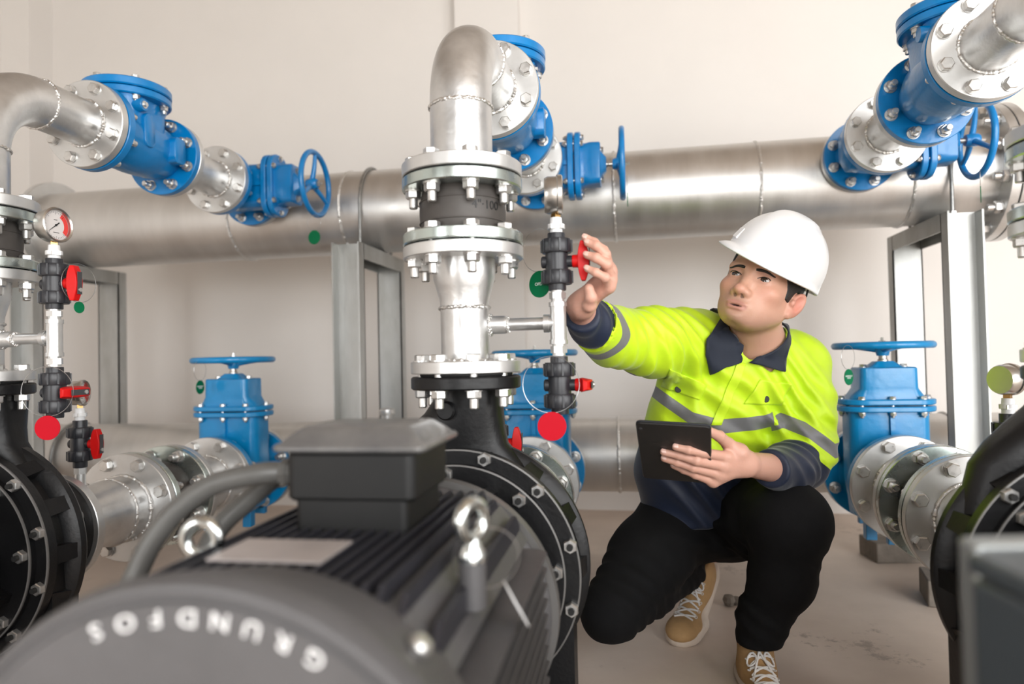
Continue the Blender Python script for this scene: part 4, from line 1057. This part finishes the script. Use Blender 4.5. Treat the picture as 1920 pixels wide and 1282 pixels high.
def build_worker():
    PL = (.50, .50, 0.0)
    V1, F1 = nets(head_sdf, (.44, .20, .66), (.73, .56, 1.02), .0022, 1)
    V2, F2 = nets(lambda P: hand_sdf(P, HANDR, (.206, .062, .816), (.212, .115, .800), 0), (.17, -.06, .75), (.30, .15, .96), .0016, 1)
    V3, F3 = nets(lambda P: hand_sdf(P, HANDL, (.515, .180, .505), (.585, .275, .482), 0), (.32, .05, .43), (.62, .31, .60), .0018, 1)
    def body(P):
        d = smin(torso(P, -.02), chain(P, [NECK, (.59, .47, .69)], [.055, .07]), .03)
        for c, r in (((J['shR'], J['elR'], (.212, .115, .800)), (.05, .036, .026)), ((J['shL'], J['elL'], (.585, .275, .482)), (.05, .038, .028)),
                     ((J['hipR'], J['kneeR'], (.435, .65, .15)), (.075, .05, .033)), ((J['hipL'], J['kneeL'], (.553, .346, .10)), (.075, .055, .033))):
            d = smin(d, chain(P, c, r, .02), .03)
        return d
    V4, F4 = nets(body, (.13, .06, .06), (.80, .80, .80), .008, 1)
    cols = np.concatenate([head_color(V1), skin_color(V2, (.60, .33, .25)), skin_color(V3, (.58, .32, .24)), skin_color(V4)])
    me = np_mesh('person', [(V1, F1), (V2, F2), (V3, F3), (V4, F4)], [m_skin], loc=PL, col=cols)
    o = bpy.data.objects.new('person', me); COL.objects.link(o); o.location = PL
    o['label'] = 'crouching person in white hard hat and yellow jacket, one hand on a red valve handle'; o['category'] = 'person'
    class W(Thing):
        def __init__(s): s.o = o; s.loc = Vector(PL)
    t = W()
    def npart(name, parts, mats, midx=None, parent=None, label=None):
        c = bpy.data.objects.new(name, np_mesh(name, parts, mats, midx, PL)); COL.objects.link(c); c.parent = parent or o
        if label: c['label'] = label
        return c
    # jacket
    V, F = nets(jacket_sdf, (.15, .05, .26), (.80, .76, .86), .0036, 1)
    jk = npart('jacket', [(V, F)], [m_jacket], label='yellow jacket with grey reflective bands and navy lower part')
    fl = jacket_fields(V); at = jk.data.color_attributes.new('cloth_zone', 'FLOAT_COLOR', 'POINT')
    at.data.foreach_set('color', np.concatenate([fl * 8 + .5, np.zeros((len(V), 1)), np.ones((len(V), 1))], 1).ravel().astype(np.float32))
    V, F = nets(trousers_sdf, (.12, .20, .05), (.76, .80, .48), .005, 1); npart('trousers', [(V, F)], [m_jean])
    # drape helper: march along +y (into the room) from the camera side until the jacket cloth is met
    def drape(x, z, off=.0015, y0=.18, dirn=(0, 1, 0)):
        p = np.array([[x, y0, z]], np.float32); dd = np.array(dirn, np.float32); dd /= np.linalg.norm(dd)
        for _ in range(60):
            d = float(jacket_sdf(p)[0]) - off
            if d < .0003: break
            p = p + dd * max(d * .6, .0004)
        return p[0]
    def patch(name, corners, mat, n=14, off=.0028, th=.0016, parent=jk, label=None):
        a, b, c, d = [np.array(q) for q in corners]; g = []
        for i in range(n + 1):
            for j in range(n + 1):
                u, v = j / n, i / n; q = (a * (1 - u) + b * u) * (1 - v) + (d * (1 - u) + c * u) * v
                g.append(drape(q[0], q[1], off))
        g = np.array(g); g2 = g + np.array((0, .003, 0)); fs = []
        idx = lambda i, j, l=0: l * (n + 1) ** 2 + i * (n + 1) + j
        for i in range(n):
            for j in range(n): fs.append((idx(i, j), idx(i + 1, j), idx(i + 1, j + 1), idx(i, j + 1)))
        for k in range(n):
            fs += [(idx(0, k), idx(0, k + 1), idx(0, k + 1, 1), idx(0, k, 1)), (idx(n, k + 1), idx(n, k), idx(n, k, 1), idx(n, k + 1, 1)), (idx(k + 1, 0), idx(k, 0), idx(k, 0, 1), idx(k + 1, 0, 1)), (idx(k, n), idx(k + 1, n), idx(k + 1, n, 1), idx(k, n, 1))]
        return npart(name, [(np.vstack([g, g2]), np.array(fs))], [mat], parent=parent, label=label)
    patch('pocket_flap', [(.381, .691), (.467, .652), (.451, .617), (.367, .647)], m_hv)
    patch('pocket_flap', [(.583, .662), (.655, .650), (.630, .602), (.547, .607)], m_hv)
    patch('front_placket', [(.535, .705), (.553, .698), (.497, .560), (.474, .560)], m_hv, off=.003)
    for x, z in ((.405, .641), (.596, .617)):
        p = drape(x, z, .004); t.part('button', MB().disc(.0078, -.002, .0018, frame(tuple(p), (-.15, -1, .25)), 24, ch=.001), m_strap, jk, label='black snap button')
    # collar: two pointed wings folded down from a stand round the neck
    def push(p, off):
        f = lambda q: np.minimum(jacket_sdf(q), head_sdf(q)); p = np.array(p, float)
        for _ in range(10):
            q = np.array([p, p + (.001, 0, 0), p + (0, .001, 0), p + (0, 0, .001)], np.float32); d = f(q)
            if d[0] >= off: break
            g = (d[1:] - d[0]).astype(float); n_ = np.linalg.norm(g)
            g = g / n_ if n_ > 1e-6 else np.array((0, -1., 0))
            g = g + np.array((0, -.35, .1)); g /= np.linalg.norm(g); p = p + g * (off - float(d[0])) * .9
        return p
    c0 = np.array((.585, .440, .756)); ax_ = np.array((-.03, -.25, 1.0)); ax_ /= np.linalg.norm(ax_)
    lat = np.array((.93, .30, 0)); lat -= ax_ * (lat @ ax_); lat /= np.linalg.norm(lat); fr_ = np.cross(lat, ax_)   # fr_ points to his front
    for s_ in (-1, 1):
        rows = []; N = 28
        outer = [(0, .60, .575, .790), (.35, .500, .500, .795), (.62, .462, .400, .752), (.80, .461, .36, .715), (.92, .472, .33, .679), (1, .4735, .33, .676)] if s_ < 0 else \
                [(0, .60, .575, .790), (.35, .665, .540, .775), (.62, .651, .430, .752), (.80, .646, .38, .715), (.92, .637, .35, .679), (1, .636, .35, .677)]
        inner_end = (.541, .700) if s_ < 0 else (.557, .700)
        ou = np.array(outer)
        for i in range(N + 1):
            u = i / N; phi = radians(180 - 150 * u) * s_; dr = fr_ * cos(phi) + lat * sin(phi)
            top = c0 + dr * .067 + ax_ * (.034 - .040 * u ** 2)
            ox, oy, oz = [float(np.interp(u, ou[:, 0], ou[:, k])) for k in (1, 2, 3)]
            low = np.array(drape(ox, oz, .005)) if u > .5 else np.array((ox, oy, oz))
            if u > .45:                                          # the front edge runs to the collar point
                e = np.array(drape(inner_end[0], inner_end[1], .010)); w0 = ((u - .45) / .55) ** 1.3; top = top * (1 - w0) + (e + ax_ * .0) * w0
            mid = (top + low) / 2 + (fr_ * .6 + dr * .6 + ax_ * .5) * .012 * (1 - .6 * u)
            row = []
            for w_ in np.linspace(0, 1, 8):
                p = top * (1 - w_) ** 2 + mid * 2 * w_ * (1 - w_) + low * w_ ** 2
                row.append(push(p, .0085))
            rows.append(row)
        V = np.array([p for r in rows for p in r]); fs = [(i * 8 + j, i * 8 + j + 1, (i + 1) * 8 + j + 1, (i + 1) * 8 + j) for i in range(N) for j in range(7)]
        if s_ < 0: fs = [f[::-1] for f in fs]
        w_ = npart('collar', [(V, np.array(fs))], [m_collar], parent=jk, label='navy collar wing'); q = w_.modifiers.new('cloth', 'SOLIDIFY'); q.thickness = .0034; q.offset = 0
    # hard hat
    hh = MB(); rows = []; Np, Ne = 96, 22
    cz = .0635
    def hat(phi, e):
        cy_, sx_ = cos(phi), sin(phi)                         # phi 0 = front
        rx, ry, rz = .1012, .126 if cy_ > 0 else .122, .1172
        p = np.array((rx * sx_ * cos(e) ** .92 if e < 1.57 else 0, ry * cy_ * cos(e) ** .92 if e < 1.57 else 0, rz * sin(e) ** .95 if e > 0 else 0))
        x = p[0]
        if p[2] > .055: p[2] += .0055 * np.clip((.040 - abs(x)) / .010, 0, 1) * np.clip((p[2] - .055) / .03, 0, 1)
        return p
    def seat(p):                                             # how the shell sits on the head, low over his left ear
        p = np.array(p, float); a_, b_ = -.157, .285
        y_, z_ = p[1], p[2]; p[1] = y_ * cos(a_) - z_ * sin(a_); p[2] = y_ * sin(a_) + z_ * cos(a_)
        x_, z_ = p[0], p[2]; p[0] = x_ * cos(b_) - z_ * sin(b_); p[2] = x_ * sin(b_) + z_ * cos(b_)
        p[1] -= .018; p[2] += cz
        return p
    for i in range(Ne + 1):
        e = radians(89.9) * i / Ne; rows.append([tow(seat(hat(2 * pi * k / Np, e))) for k in range(Np)])
    brim = []
    for ring in (0, 1, 2):
        r = []
        for k in range(Np):
            phi = 2 * pi * k / Np; p = hat(phi, 0); f = max(0, cos(phi)) ** 1.6; d = np.array((sin(phi), cos(phi), 0))
            ext = (.006 + .033 * f) * (.0, .55, 1.0)[ring]
            p = p + d * ext + np.array((0, 0, -(.004 * ring) - .012 * f * (ring / 2) ** 1.2))
            r.append(tow(seat(p)))
        brim.append(r)
    hh.loft([brim[2], brim[1], brim[0]] + rows[1:], caps=False)
    hat_o = t.part('hard_hat', hh, m_hat, ang=80); s_ = hat_o.modifiers.new('shell', 'SOLIDIFY'); s_.thickness = .0035; s_.offset = -1
    for phi in (38, -38, 128, -128):                         # accessory slots and raised pads on the shell
        b = MB(); a = radians(phi); p = hat(a, .18 if abs(phi) < 90 else .04); d = np.array((sin(a), cos(a), .25))
        q = seat(p); F = HM @ frame(tuple(q), tuple(seat(p + d) - q), tuple(seat(p + np.array((0, 0, 1.))) - q)); b.rslab(.014, .011, -.006, .0060, .003, F, ch=.002); t.part('slot_pad', b, m_hat, hat_o)
    b = MB(); n = 60
    b.loft([[tow(seat(hat(2 * pi * k / n, 0) * np.array((.88, .88, 1)) + np.array((0, 0, z_)))) for k in range(n)] for z_ in (-.004, .022)], caps=False)
    t.part('suspension_band', b, m_strap, hat_o)
    for sx in (1, -1):
        t.part('side_strap', MB().tube([tow((sx * .088, -.02, .045)), tow((sx * .086, -.035, .02)), tow((sx * .080, -.050, .0))], .0022, 6), m_strap, hat_o)
    # hair below the helmet
    def hair(P):
        q = tohead(P); x = np.abs(q[:, 0])
        d = smin(ell(q, (0, -.012, .040), (.0800, .1005, .095)), ell(q, (0, .020, -.02), (.0695, .060, .080)), .02)
        front = q[:, 1] - np.interp(q[:, 2], [-.06, -.022, -.018, .0, .02, .06], [-.06, -.03, .030, .034, .047, .06])
        low = -(q[:, 2] - np.interp(q[:, 1], [-.10, -.03, .0, .022, .04], [-.055, -.040, -.020, -.030, .0]))
        d = smax(smax(d, front, .002), low, .003)
        ear = ell(np.stack([x, q[:, 1], q[:, 2]], 1), (.082, -.012, -.016), (.018, .022, .034))
        return smax(d, -ear, .002)
    V, F = nets(hair, (.44, .22, .74), (.74, .56, 1.02), .0024, 1); npart('hair', [(V, F)], [m_hair])
    for sx in (1, -1):
        def onface(x_, z_, lift):
            y_ = .16
            for _ in range(60):
                d_ = float(head_sdf(np.array([tow((x_, y_, z_))], np.float32))[0])
                if d_ < .0002: break
                y_ -= max(d_ * .7, .0002)
            return tow((x_, y_ + lift, z_))
        b = MB(); pts = []
        for k in range(15):
            u = k / 14; xx = .0125 + .038 * u; pts.append(onface(sx * xx, .0125 + .0035 * sin(pi * min(1, u * 1.1)) - .0025 * u, .0))
        b.tube(pts, lambda i: .0033 * (1 - .60 * (i / 14) ** 2) * (.75 + .25 * min(1, i / 2)), 8)
        t.part('eyebrow', b, m_hair)
        b = MB(); pts = []
        for k in range(11):
            u = -1 + k / 5; xx = .0315 + .0135 * u; pts.append(onface(sx * xx, -.0015 + .0046 * (1 - u * u) ** .6 + .0012 * u, .0006))
        b.tube(pts, lambda i: .0009, 6); t.part('lashes', b, m_hair)
        # eyeball turned up and to the side, iris as a darker cap
        e = MB(); c = np.array((sx * .032, .0715, -.001)); look = np.array((.10, 1, .08)); look /= np.linalg.norm(look)
        F_ = HM @ frame(tuple(c), tuple(look)); r = .0128
        pr = [(r * sin(radians(a)), r * cos(radians(a))) for a in range(180, 39, -9)] + [(r * sin(radians(37)), r * cos(radians(37)))]
        e.rev(pr, F_, 32, 0); e.rev([(r * 1.004 * sin(radians(a)), r * 1.004 * cos(radians(a))) for a in (37, 28, 18, 9, 0)], F_, 32, 1)
        t.part('eye', e, [m_eyew, m_iris])
    # finger nails: right hand shows middle, ring and little finger; left shows index to ring
    for Hd, ks, nrm in ((HANDR, ('middle', 'ring', 'pinky', 'index'), (-.15, -1, .35)), (HANDL, ('index', 'middle', 'ring', 'pinky'), (.05, -.9, .45))):
        for k in ks:
            a, b_ = np.array(Hd[k][2]), np.array(Hd[k][3]); d = b_ - a; d /= np.linalg.norm(d); n = np.array(nrm); n = n - d * (n @ d); n /= np.linalg.norm(n)
            r = FR[k][3]; c = b_ + d * .0005 + n * (r * .52); F = frame(tuple(c), tuple(n), tuple(d)); m = MB()
            secs = []
            for w_, z_ in ((1.0, 0), (1.0, r * .30), (.82, r * .44), (.4, r * .505), (.05, r * .52)):
                secs.append([(w_ * .0062 * abs(cos(q)) ** .75 * (1 if cos(q) > 0 else -1), w_ * .0046 * abs(sin(q)) ** .75 * (1 if sin(q) > 0 else -1), z_) for q in [2 * pi * i / 20 for i in range(20)]])
            m.loft(secs, F); t.part('finger_nail', m, m_nail, ang=60)
    # shoes
    def shoe(heel, ball, toe, ank, up, side):
        heel, ball, toe, ank, up = [np.array(q, float) for q in (heel, ball, toe, ank, up)]
        e1 = ball - heel; e1 /= np.linalg.norm(e1); lat = np.cross(e1, up); lat /= np.linalg.norm(lat); e2 = toe - ball; e2 /= np.linalg.norm(e2)
        u1 = np.cross(lat, e1); u2 = np.cross(lat, e2)
        R1 = np.stack([lat, e1, u1], 1).astype(np.float32); R2 = np.stack([lat, e2, u2], 1).astype(np.float32)
        def upper(P):
            d = ell(P, tuple((heel * .55 + ball * .45) + u1 * .030), (.036, .085, .036), R1)
            d = smin(d, ell(P, tuple(heel + e1 * .03 + u1 * .034), (.033, .040, .046), R1), .02)
            d = smin(d, ell(P, tuple((ball + toe) / 2 + u2 * .021), (.044, .060, .028), R2), .025)
            d = smin(d, cap(P, tuple(ank), tuple(heel * .6 + ball * .4 + u1 * .045), .038, .036), .02)
            lo1 = -((P - heel.astype(np.float32)) @ u1.astype(np.float32)) + .008; lo2 = -((P - ball.astype(np.float32)) @ u2.astype(np.float32)) + .008
            near = (P - ball.astype(np.float32)) @ ((e1 + e2) / 2).astype(np.float32)
            d = smax(d, np.where(near > 0, lo2, lo1), .004)
            return smax(d, (P - (ank + u1 * .016).astype(np.float32)) @ u1.astype(np.float32), .004)
        def sole(P):
            a = rbox(P, tuple((heel + ball) / 2 + u1 * .010), (.040, np.linalg.norm(ball - heel) / 2 + .022, .0145), .013, R1)
            a2 = smax(a, ell(P, tuple((heel + ball) / 2 + u1 * .010), (.047, np.linalg.norm(ball - heel) / 2 + .045, .06), R1), .004)
            b = rbox(P, tuple((toe + ball) / 2 + u2 * .012), (.047, np.linalg.norm(toe - ball) / 2 + .026, .0165), .013, R2)
            b2 = smax(b, ell(P, tuple((toe + ball) / 2 - e2 * .03 + u2 * .010), (.053, np.linalg.norm(toe - ball) / 2 + .052, .06), R2), .004)
            return smin(a2, b2, .012)
        allp = np.array([heel, ball, toe, ank]); lo, hi = allp.min(0) - .09, allp.max(0) + .09
        V, F = nets(upper, lo, hi, .003, 1); s_ = npart('shoe', [(V, F)], [m_canvas], label='tan canvas shoe')
        V, F = nets(sole, lo, hi, .003, 1); npart('sole', [(V, F)], [m_sole], parent=s_, label='cream rubber sole')
        # laces crossing the instep
        def top(q, w_):
            p = (q + lat * w_ + u1 * .12)[None].astype(np.float32)
            for _ in range(60):
                d = float(upper(p)[0]) - .0018
                if d < .0004: break
                p = p - (u1 * max(d * .7, .0004)).astype(np.float32)[None]
            return p[0]
        lc = MB()
        for i in range(5):
            q = heel + e1 * (.085 + .021 * i)
            for s2 in (-1, 1): lc.tube([tuple(top(q + e1 * (.016 * (v / 6) if s2 > 0 else .016 * (1 - v / 6)), -.024 + .048 * v / 6)) for v in range(7)], .0024, 6)
        q = heel + e1 * .085
        for s2 in (-1, 1):
            lc.tube([tuple(top(q + e1 * (.012 * v + .0), s2 * .006 * v) + u1 * (.004 * sin(v))) for v in range(5)], .0024, 6)
            pts = []
            for v in range(13):
                a = 2 * pi * v / 12; pts.append(tuple(top(q + e1 * (.010 * (1 - cos(a))), s2 * (.012 + .012 * sin(a) * .8 + .006)) + u1 * .003))
            lc.tube(pts, .0022, 6)
        t.part('laces', lc, m_lace, s_)
        if side < 0:
            q = top(heel + e1 * .066, .0); t.part('tongue_label', MB().box((0, 0, .002), (.030, .016, .003), frame(tuple(q), tuple(u1 * .9 + e1 * .35), tuple(lat))), m_label, s_)
        ey = MB()
        for i in range(5):
            q = heel + e1 * (.085 + .021 * i)
            for s2 in (-1, 1): p = top(q, s2 * .026); ey.tube([tuple(p + (lat * cos(a) + e1 * sin(a)) * .0032) for a in [2 * pi * k / 10 for k in range(10)]], .0010, 5, loop=True)
        t.part('eyelet', ey, m_lace, s_)
    shoe((.492, .735, .125), (.430, .612, .018), (.402, .548, .006), (.462, .690, .165), (-.3, -.75, .62), 1)
    shoe((.545, .395, .004), (.556, .235, .004), (.560, .170, .008), (.550, .355, .090), (0, 0, 1), -1)
    return t
build_worker()
# tablet held in the left hand
TL, TR_, BL = Vector((.3058, .0514, .602)), Vector((.4374, .033, .5953)), Vector((.315, .1978, .4761))
ex = (TR_ - TL).normalized(); ey_ = (TL - BL); ey_ = (ey_ - ex * ey_.dot(ex)).normalized(); ez = ex.cross(ey_)
tm = Matrix([[ex[i], ey_[i], ez[i], ((TR_ + BL) / 2)[i]] for i in range(3)] + [[0, 0, 0, 1]])
t = Thing('tablet', 'black tablet held in the worker left hand, back cover towards the viewer', 'tablet', tuple((TR_ + BL) / 2))
def place_slab(z0, z1, inset=0, r=.010, ch=.001): return MB().rslab(.0665 - inset, .0967 - inset, z0, z1, r, tm, ch=ch)
t.part('back_cover', place_slab(.0005, .0045, ch=.0018), m_tab)
t.part('rim', place_slab(-.0035, .0008, -.0003), m_edge)
t.part('screen', place_slab(-.0042, -.0034, .003), m_screen)
t.part('camera_lens', MB().rev([(0, .0046), (.003, .0046), (.003, .0052), (0, .0052)], tm @ Matrix.Translation((-.058, .080, 0)), 20), 'grey')
# ---------------------------------------------------------------- the room
def struct(name, mb, mat): return single(name, mb, mat, None, None, kind='structure')
wallm = material('warm white wall paint', (.79, .755, .72), 0, .62, var=.03, vscale=2.5, bump=.05, bscale=25)
wallw = material('plain white wall paint', (.60, .595, .59), 0, .65)
ceilm = material('ceiling paint', (.34, .27, .21), 0, .8)
floorm = material('dusty concrete floor', (.74, .635, .555), 0, .52, var=.22, vscale=3.2, vcol=(.61, .51, .435), rvar=.12, bump=.12, bscale=30, detail=9)
nt = floorm.node_tree; b = nt.nodes['Principled BSDF']
# scattered dark stains and specks
src = b.inputs['Base Color'].links[0].from_socket
tc = nd(nt, 'ShaderNodeTexCoord'); n1 = nd(nt, 'ShaderNodeTexNoise', Scale=24.0, Detail=8.0, Roughness=.75); n2 = nd(nt, 'ShaderNodeTexNoise', Scale=2.6, Detail=2.0)
for q in (n1, n2): nt.links.new(tc.outputs['Object'], q.inputs['Vector'])
mul = nd(nt, 'ShaderNodeMath', operation='MULTIPLY'); nt.links.new(n1.outputs['Fac'], mul.inputs[0]); nt.links.new(n2.outputs['Fac'], mul.inputs[1])
rp = nd(nt, 'ShaderNodeValToRGB'); rp.color_ramp.elements[0].position = .335; rp.color_ramp.elements[1].position = .40
nt.links.new(mul.outputs[0], rp.inputs['Fac'])
mx = nd(nt, 'ShaderNodeMix', data_type='RGBA'); mx.inputs['B'].default_value = (.40, .33, .28, 1)
nt.links.new(rp.outputs[0], mx.inputs['Factor']); nt.links.new(src, mx.inputs['A']); nt.links.new(mx.outputs['Result'], b.inputs['Base Color'])
WL, WR, WB, WF, WT = -2.94, 4.3, 2.06, -3.4, 3.6
struct('floor', MB().box(((WL + WR) / 2, (WB + WF) / 2, -.05), (WR - WL + .4, WB - WF + .4, .1)), floorm)
struct('wall_back', MB().box(((WL + WR) / 2, WB + .1, WT / 2), (WR - WL + .4, .2, WT)), wallm)
struct('wall_left', MB().box((WL - .1, (WB + WF) / 2, WT / 2), (.2, WB - WF, WT)), wallm)
struct('trim_1', MB().box(((-.496 - .185) / 2, WB - .03, WT / 2), (.311, .06, WT)), wallm)
struct('trim_2', MB().box((WL + .085, WB - .075, WT / 2), (.17, .15, WT)), wallm)
struct('ceiling', MB().box(((WL + WR) / 2, (WB + WF) / 2, WT + .05), (WR - WL + .4, WB - WF + .4, .1)), ceilm)
# front wall (behind the camera) with wide window openings, right wall with a tall door opening
def wall_with_holes(name, axis, at, a0, a1, holes):
    mb = MB(); xs = [a0]
    for h in holes: xs += [h[0], h[1]]
    xs.append(a1)
    def bx(u0, u1, z0, z1):
        if u1 - u0 < 1e-4 or z1 - z0 < 1e-4: return
        if axis == 'x': mb.box(((u0 + u1) / 2, at, (z0 + z1) / 2), (u1 - u0, .2, z1 - z0))
        else: mb.box((at, (u0 + u1) / 2, (z0 + z1) / 2), (.2, u1 - u0, z1 - z0))
    for i in range(0, len(xs), 2): bx(xs[i], xs[i + 1], 0, WT)
    for u0, u1, z0, z1 in holes: bx(u0, u1, 0, z0); bx(u0, u1, z1, WT)
    return struct(name, mb, wallw)
front = [(-2.3, -1.3, .3, 1.6), (.2, 1.4, .3, 2.6), (2.0, 4.1, .02, 2.9)]  # unseen openings sized for the light; leftmost one added to brighten the lower left
right = [(-3.1, -1.2, .02, 2.6)]
wall_with_holes('wall_front', 'x', WF - .1, WL - .2, WR + .2, front)
wall_with_holes('wall_right', 'y', WR + .1, WF, WB, right)
grass = material('grass outside', (.10, .22, .03), 0, .9, var=.4, vscale=1.5)
struct('ground_outside', MB().box((1, -14, -.12), (60, 18, .04)).box((24, 0, -.12), (36, 40, .04)), grass)

def area(name, loc, rot, sx, sy, power, color=(1, 1, 1)):
    l = bpy.data.lights.new(name, 'AREA'); l.shape = 'RECTANGLE'; l.size = sx; l.size_y = sy; l.energy = power; l.color = color
    o = bpy.data.objects.new(name, l); COL.objects.link(o); o.location = loc; o.rotation_euler = rot; return o
day = (1.0, .985, .97); K = 25
for i, (u0, u1, z0, z1) in enumerate(front):
    area('window_light', ((u0 + u1) / 2, WF + .01, (z0 + z1) / 2), (radians(90), 0, pi), u1 - u0, z1 - z0, K * (u1 - u0) * (z1 - z0), day) if 0 else \
    area('window_light', ((u0 + u1) / 2, WF - .12, (z0 + z1) / 2), (radians(90), 0, 0), u1 - u0, z1 - z0, K * (u1 - u0) * (z1 - z0), day)
for i, (u0, u1, z0, z1) in enumerate(right):
    area('window_light', (WR + .12, (u0 + u1) / 2, (z0 + z1) / 2), (radians(90), 0, radians(90)), u1 - u0, z1 - z0, .75 * K * (u1 - u0) * (z1 - z0), day)
w = bpy.data.worlds.new('sky'); SC.world = w; w.use_nodes = True
w.node_tree.nodes['Background'].inputs[0].default_value = (.85, .93, 1, 1); w.node_tree.nodes['Background'].inputs[1].default_value = 2.0

# ---------------------------------------------------------------- camera
cam = bpy.data.cameras.new('camera'); co = bpy.data.objects.new('camera', cam); COL.objects.link(co); SC.camera = co
cam.sensor_width = 36; cam.sensor_fit = 'HORIZONTAL'; cam.lens = 1303.66 * 36 / 1920; cam.clip_start = .02
yaw, pit, rol = .1657, .0228, .0215
fw = Vector((-sin(yaw) * cos(pit), cos(yaw) * cos(pit), sin(pit))); rt = Vector((cos(yaw), sin(yaw), 0)); up = rt.cross(fw)
# roll: image x' = x cos r - y sin r
R_ = rt * cos(rol) - up * sin(rol); U_ = rt * sin(rol) + up * cos(rol)
mw = Matrix.Identity(4)
for i in range(3): mw[i][0] = R_[i]; mw[i][1] = U_[i]; mw[i][2] = -fw[i]
mw.translation = Vector((.2941, -1.2413, .722)); co.matrix_world = mw
cam.dof.use_dof = True; cam.dof.focus_distance = 1.5; cam.dof.aperture_fstop = 2.1
SC.view_settings.view_transform = 'Standard'; SC.view_settings.look = 'None'; SC.view_settings.gamma = 1; SC.view_settings.use_curve_mapping = False
SC.view_settings.exposure = 0.0
SC.cycles.use_denoising = True
SC.cycles.max_bounces = 8; SC.cycles.diffuse_bounces = 4; SC.cycles.glossy_bounces = 4
SC.cycles.caustics_reflective = False; SC.cycles.caustics_refractive = False
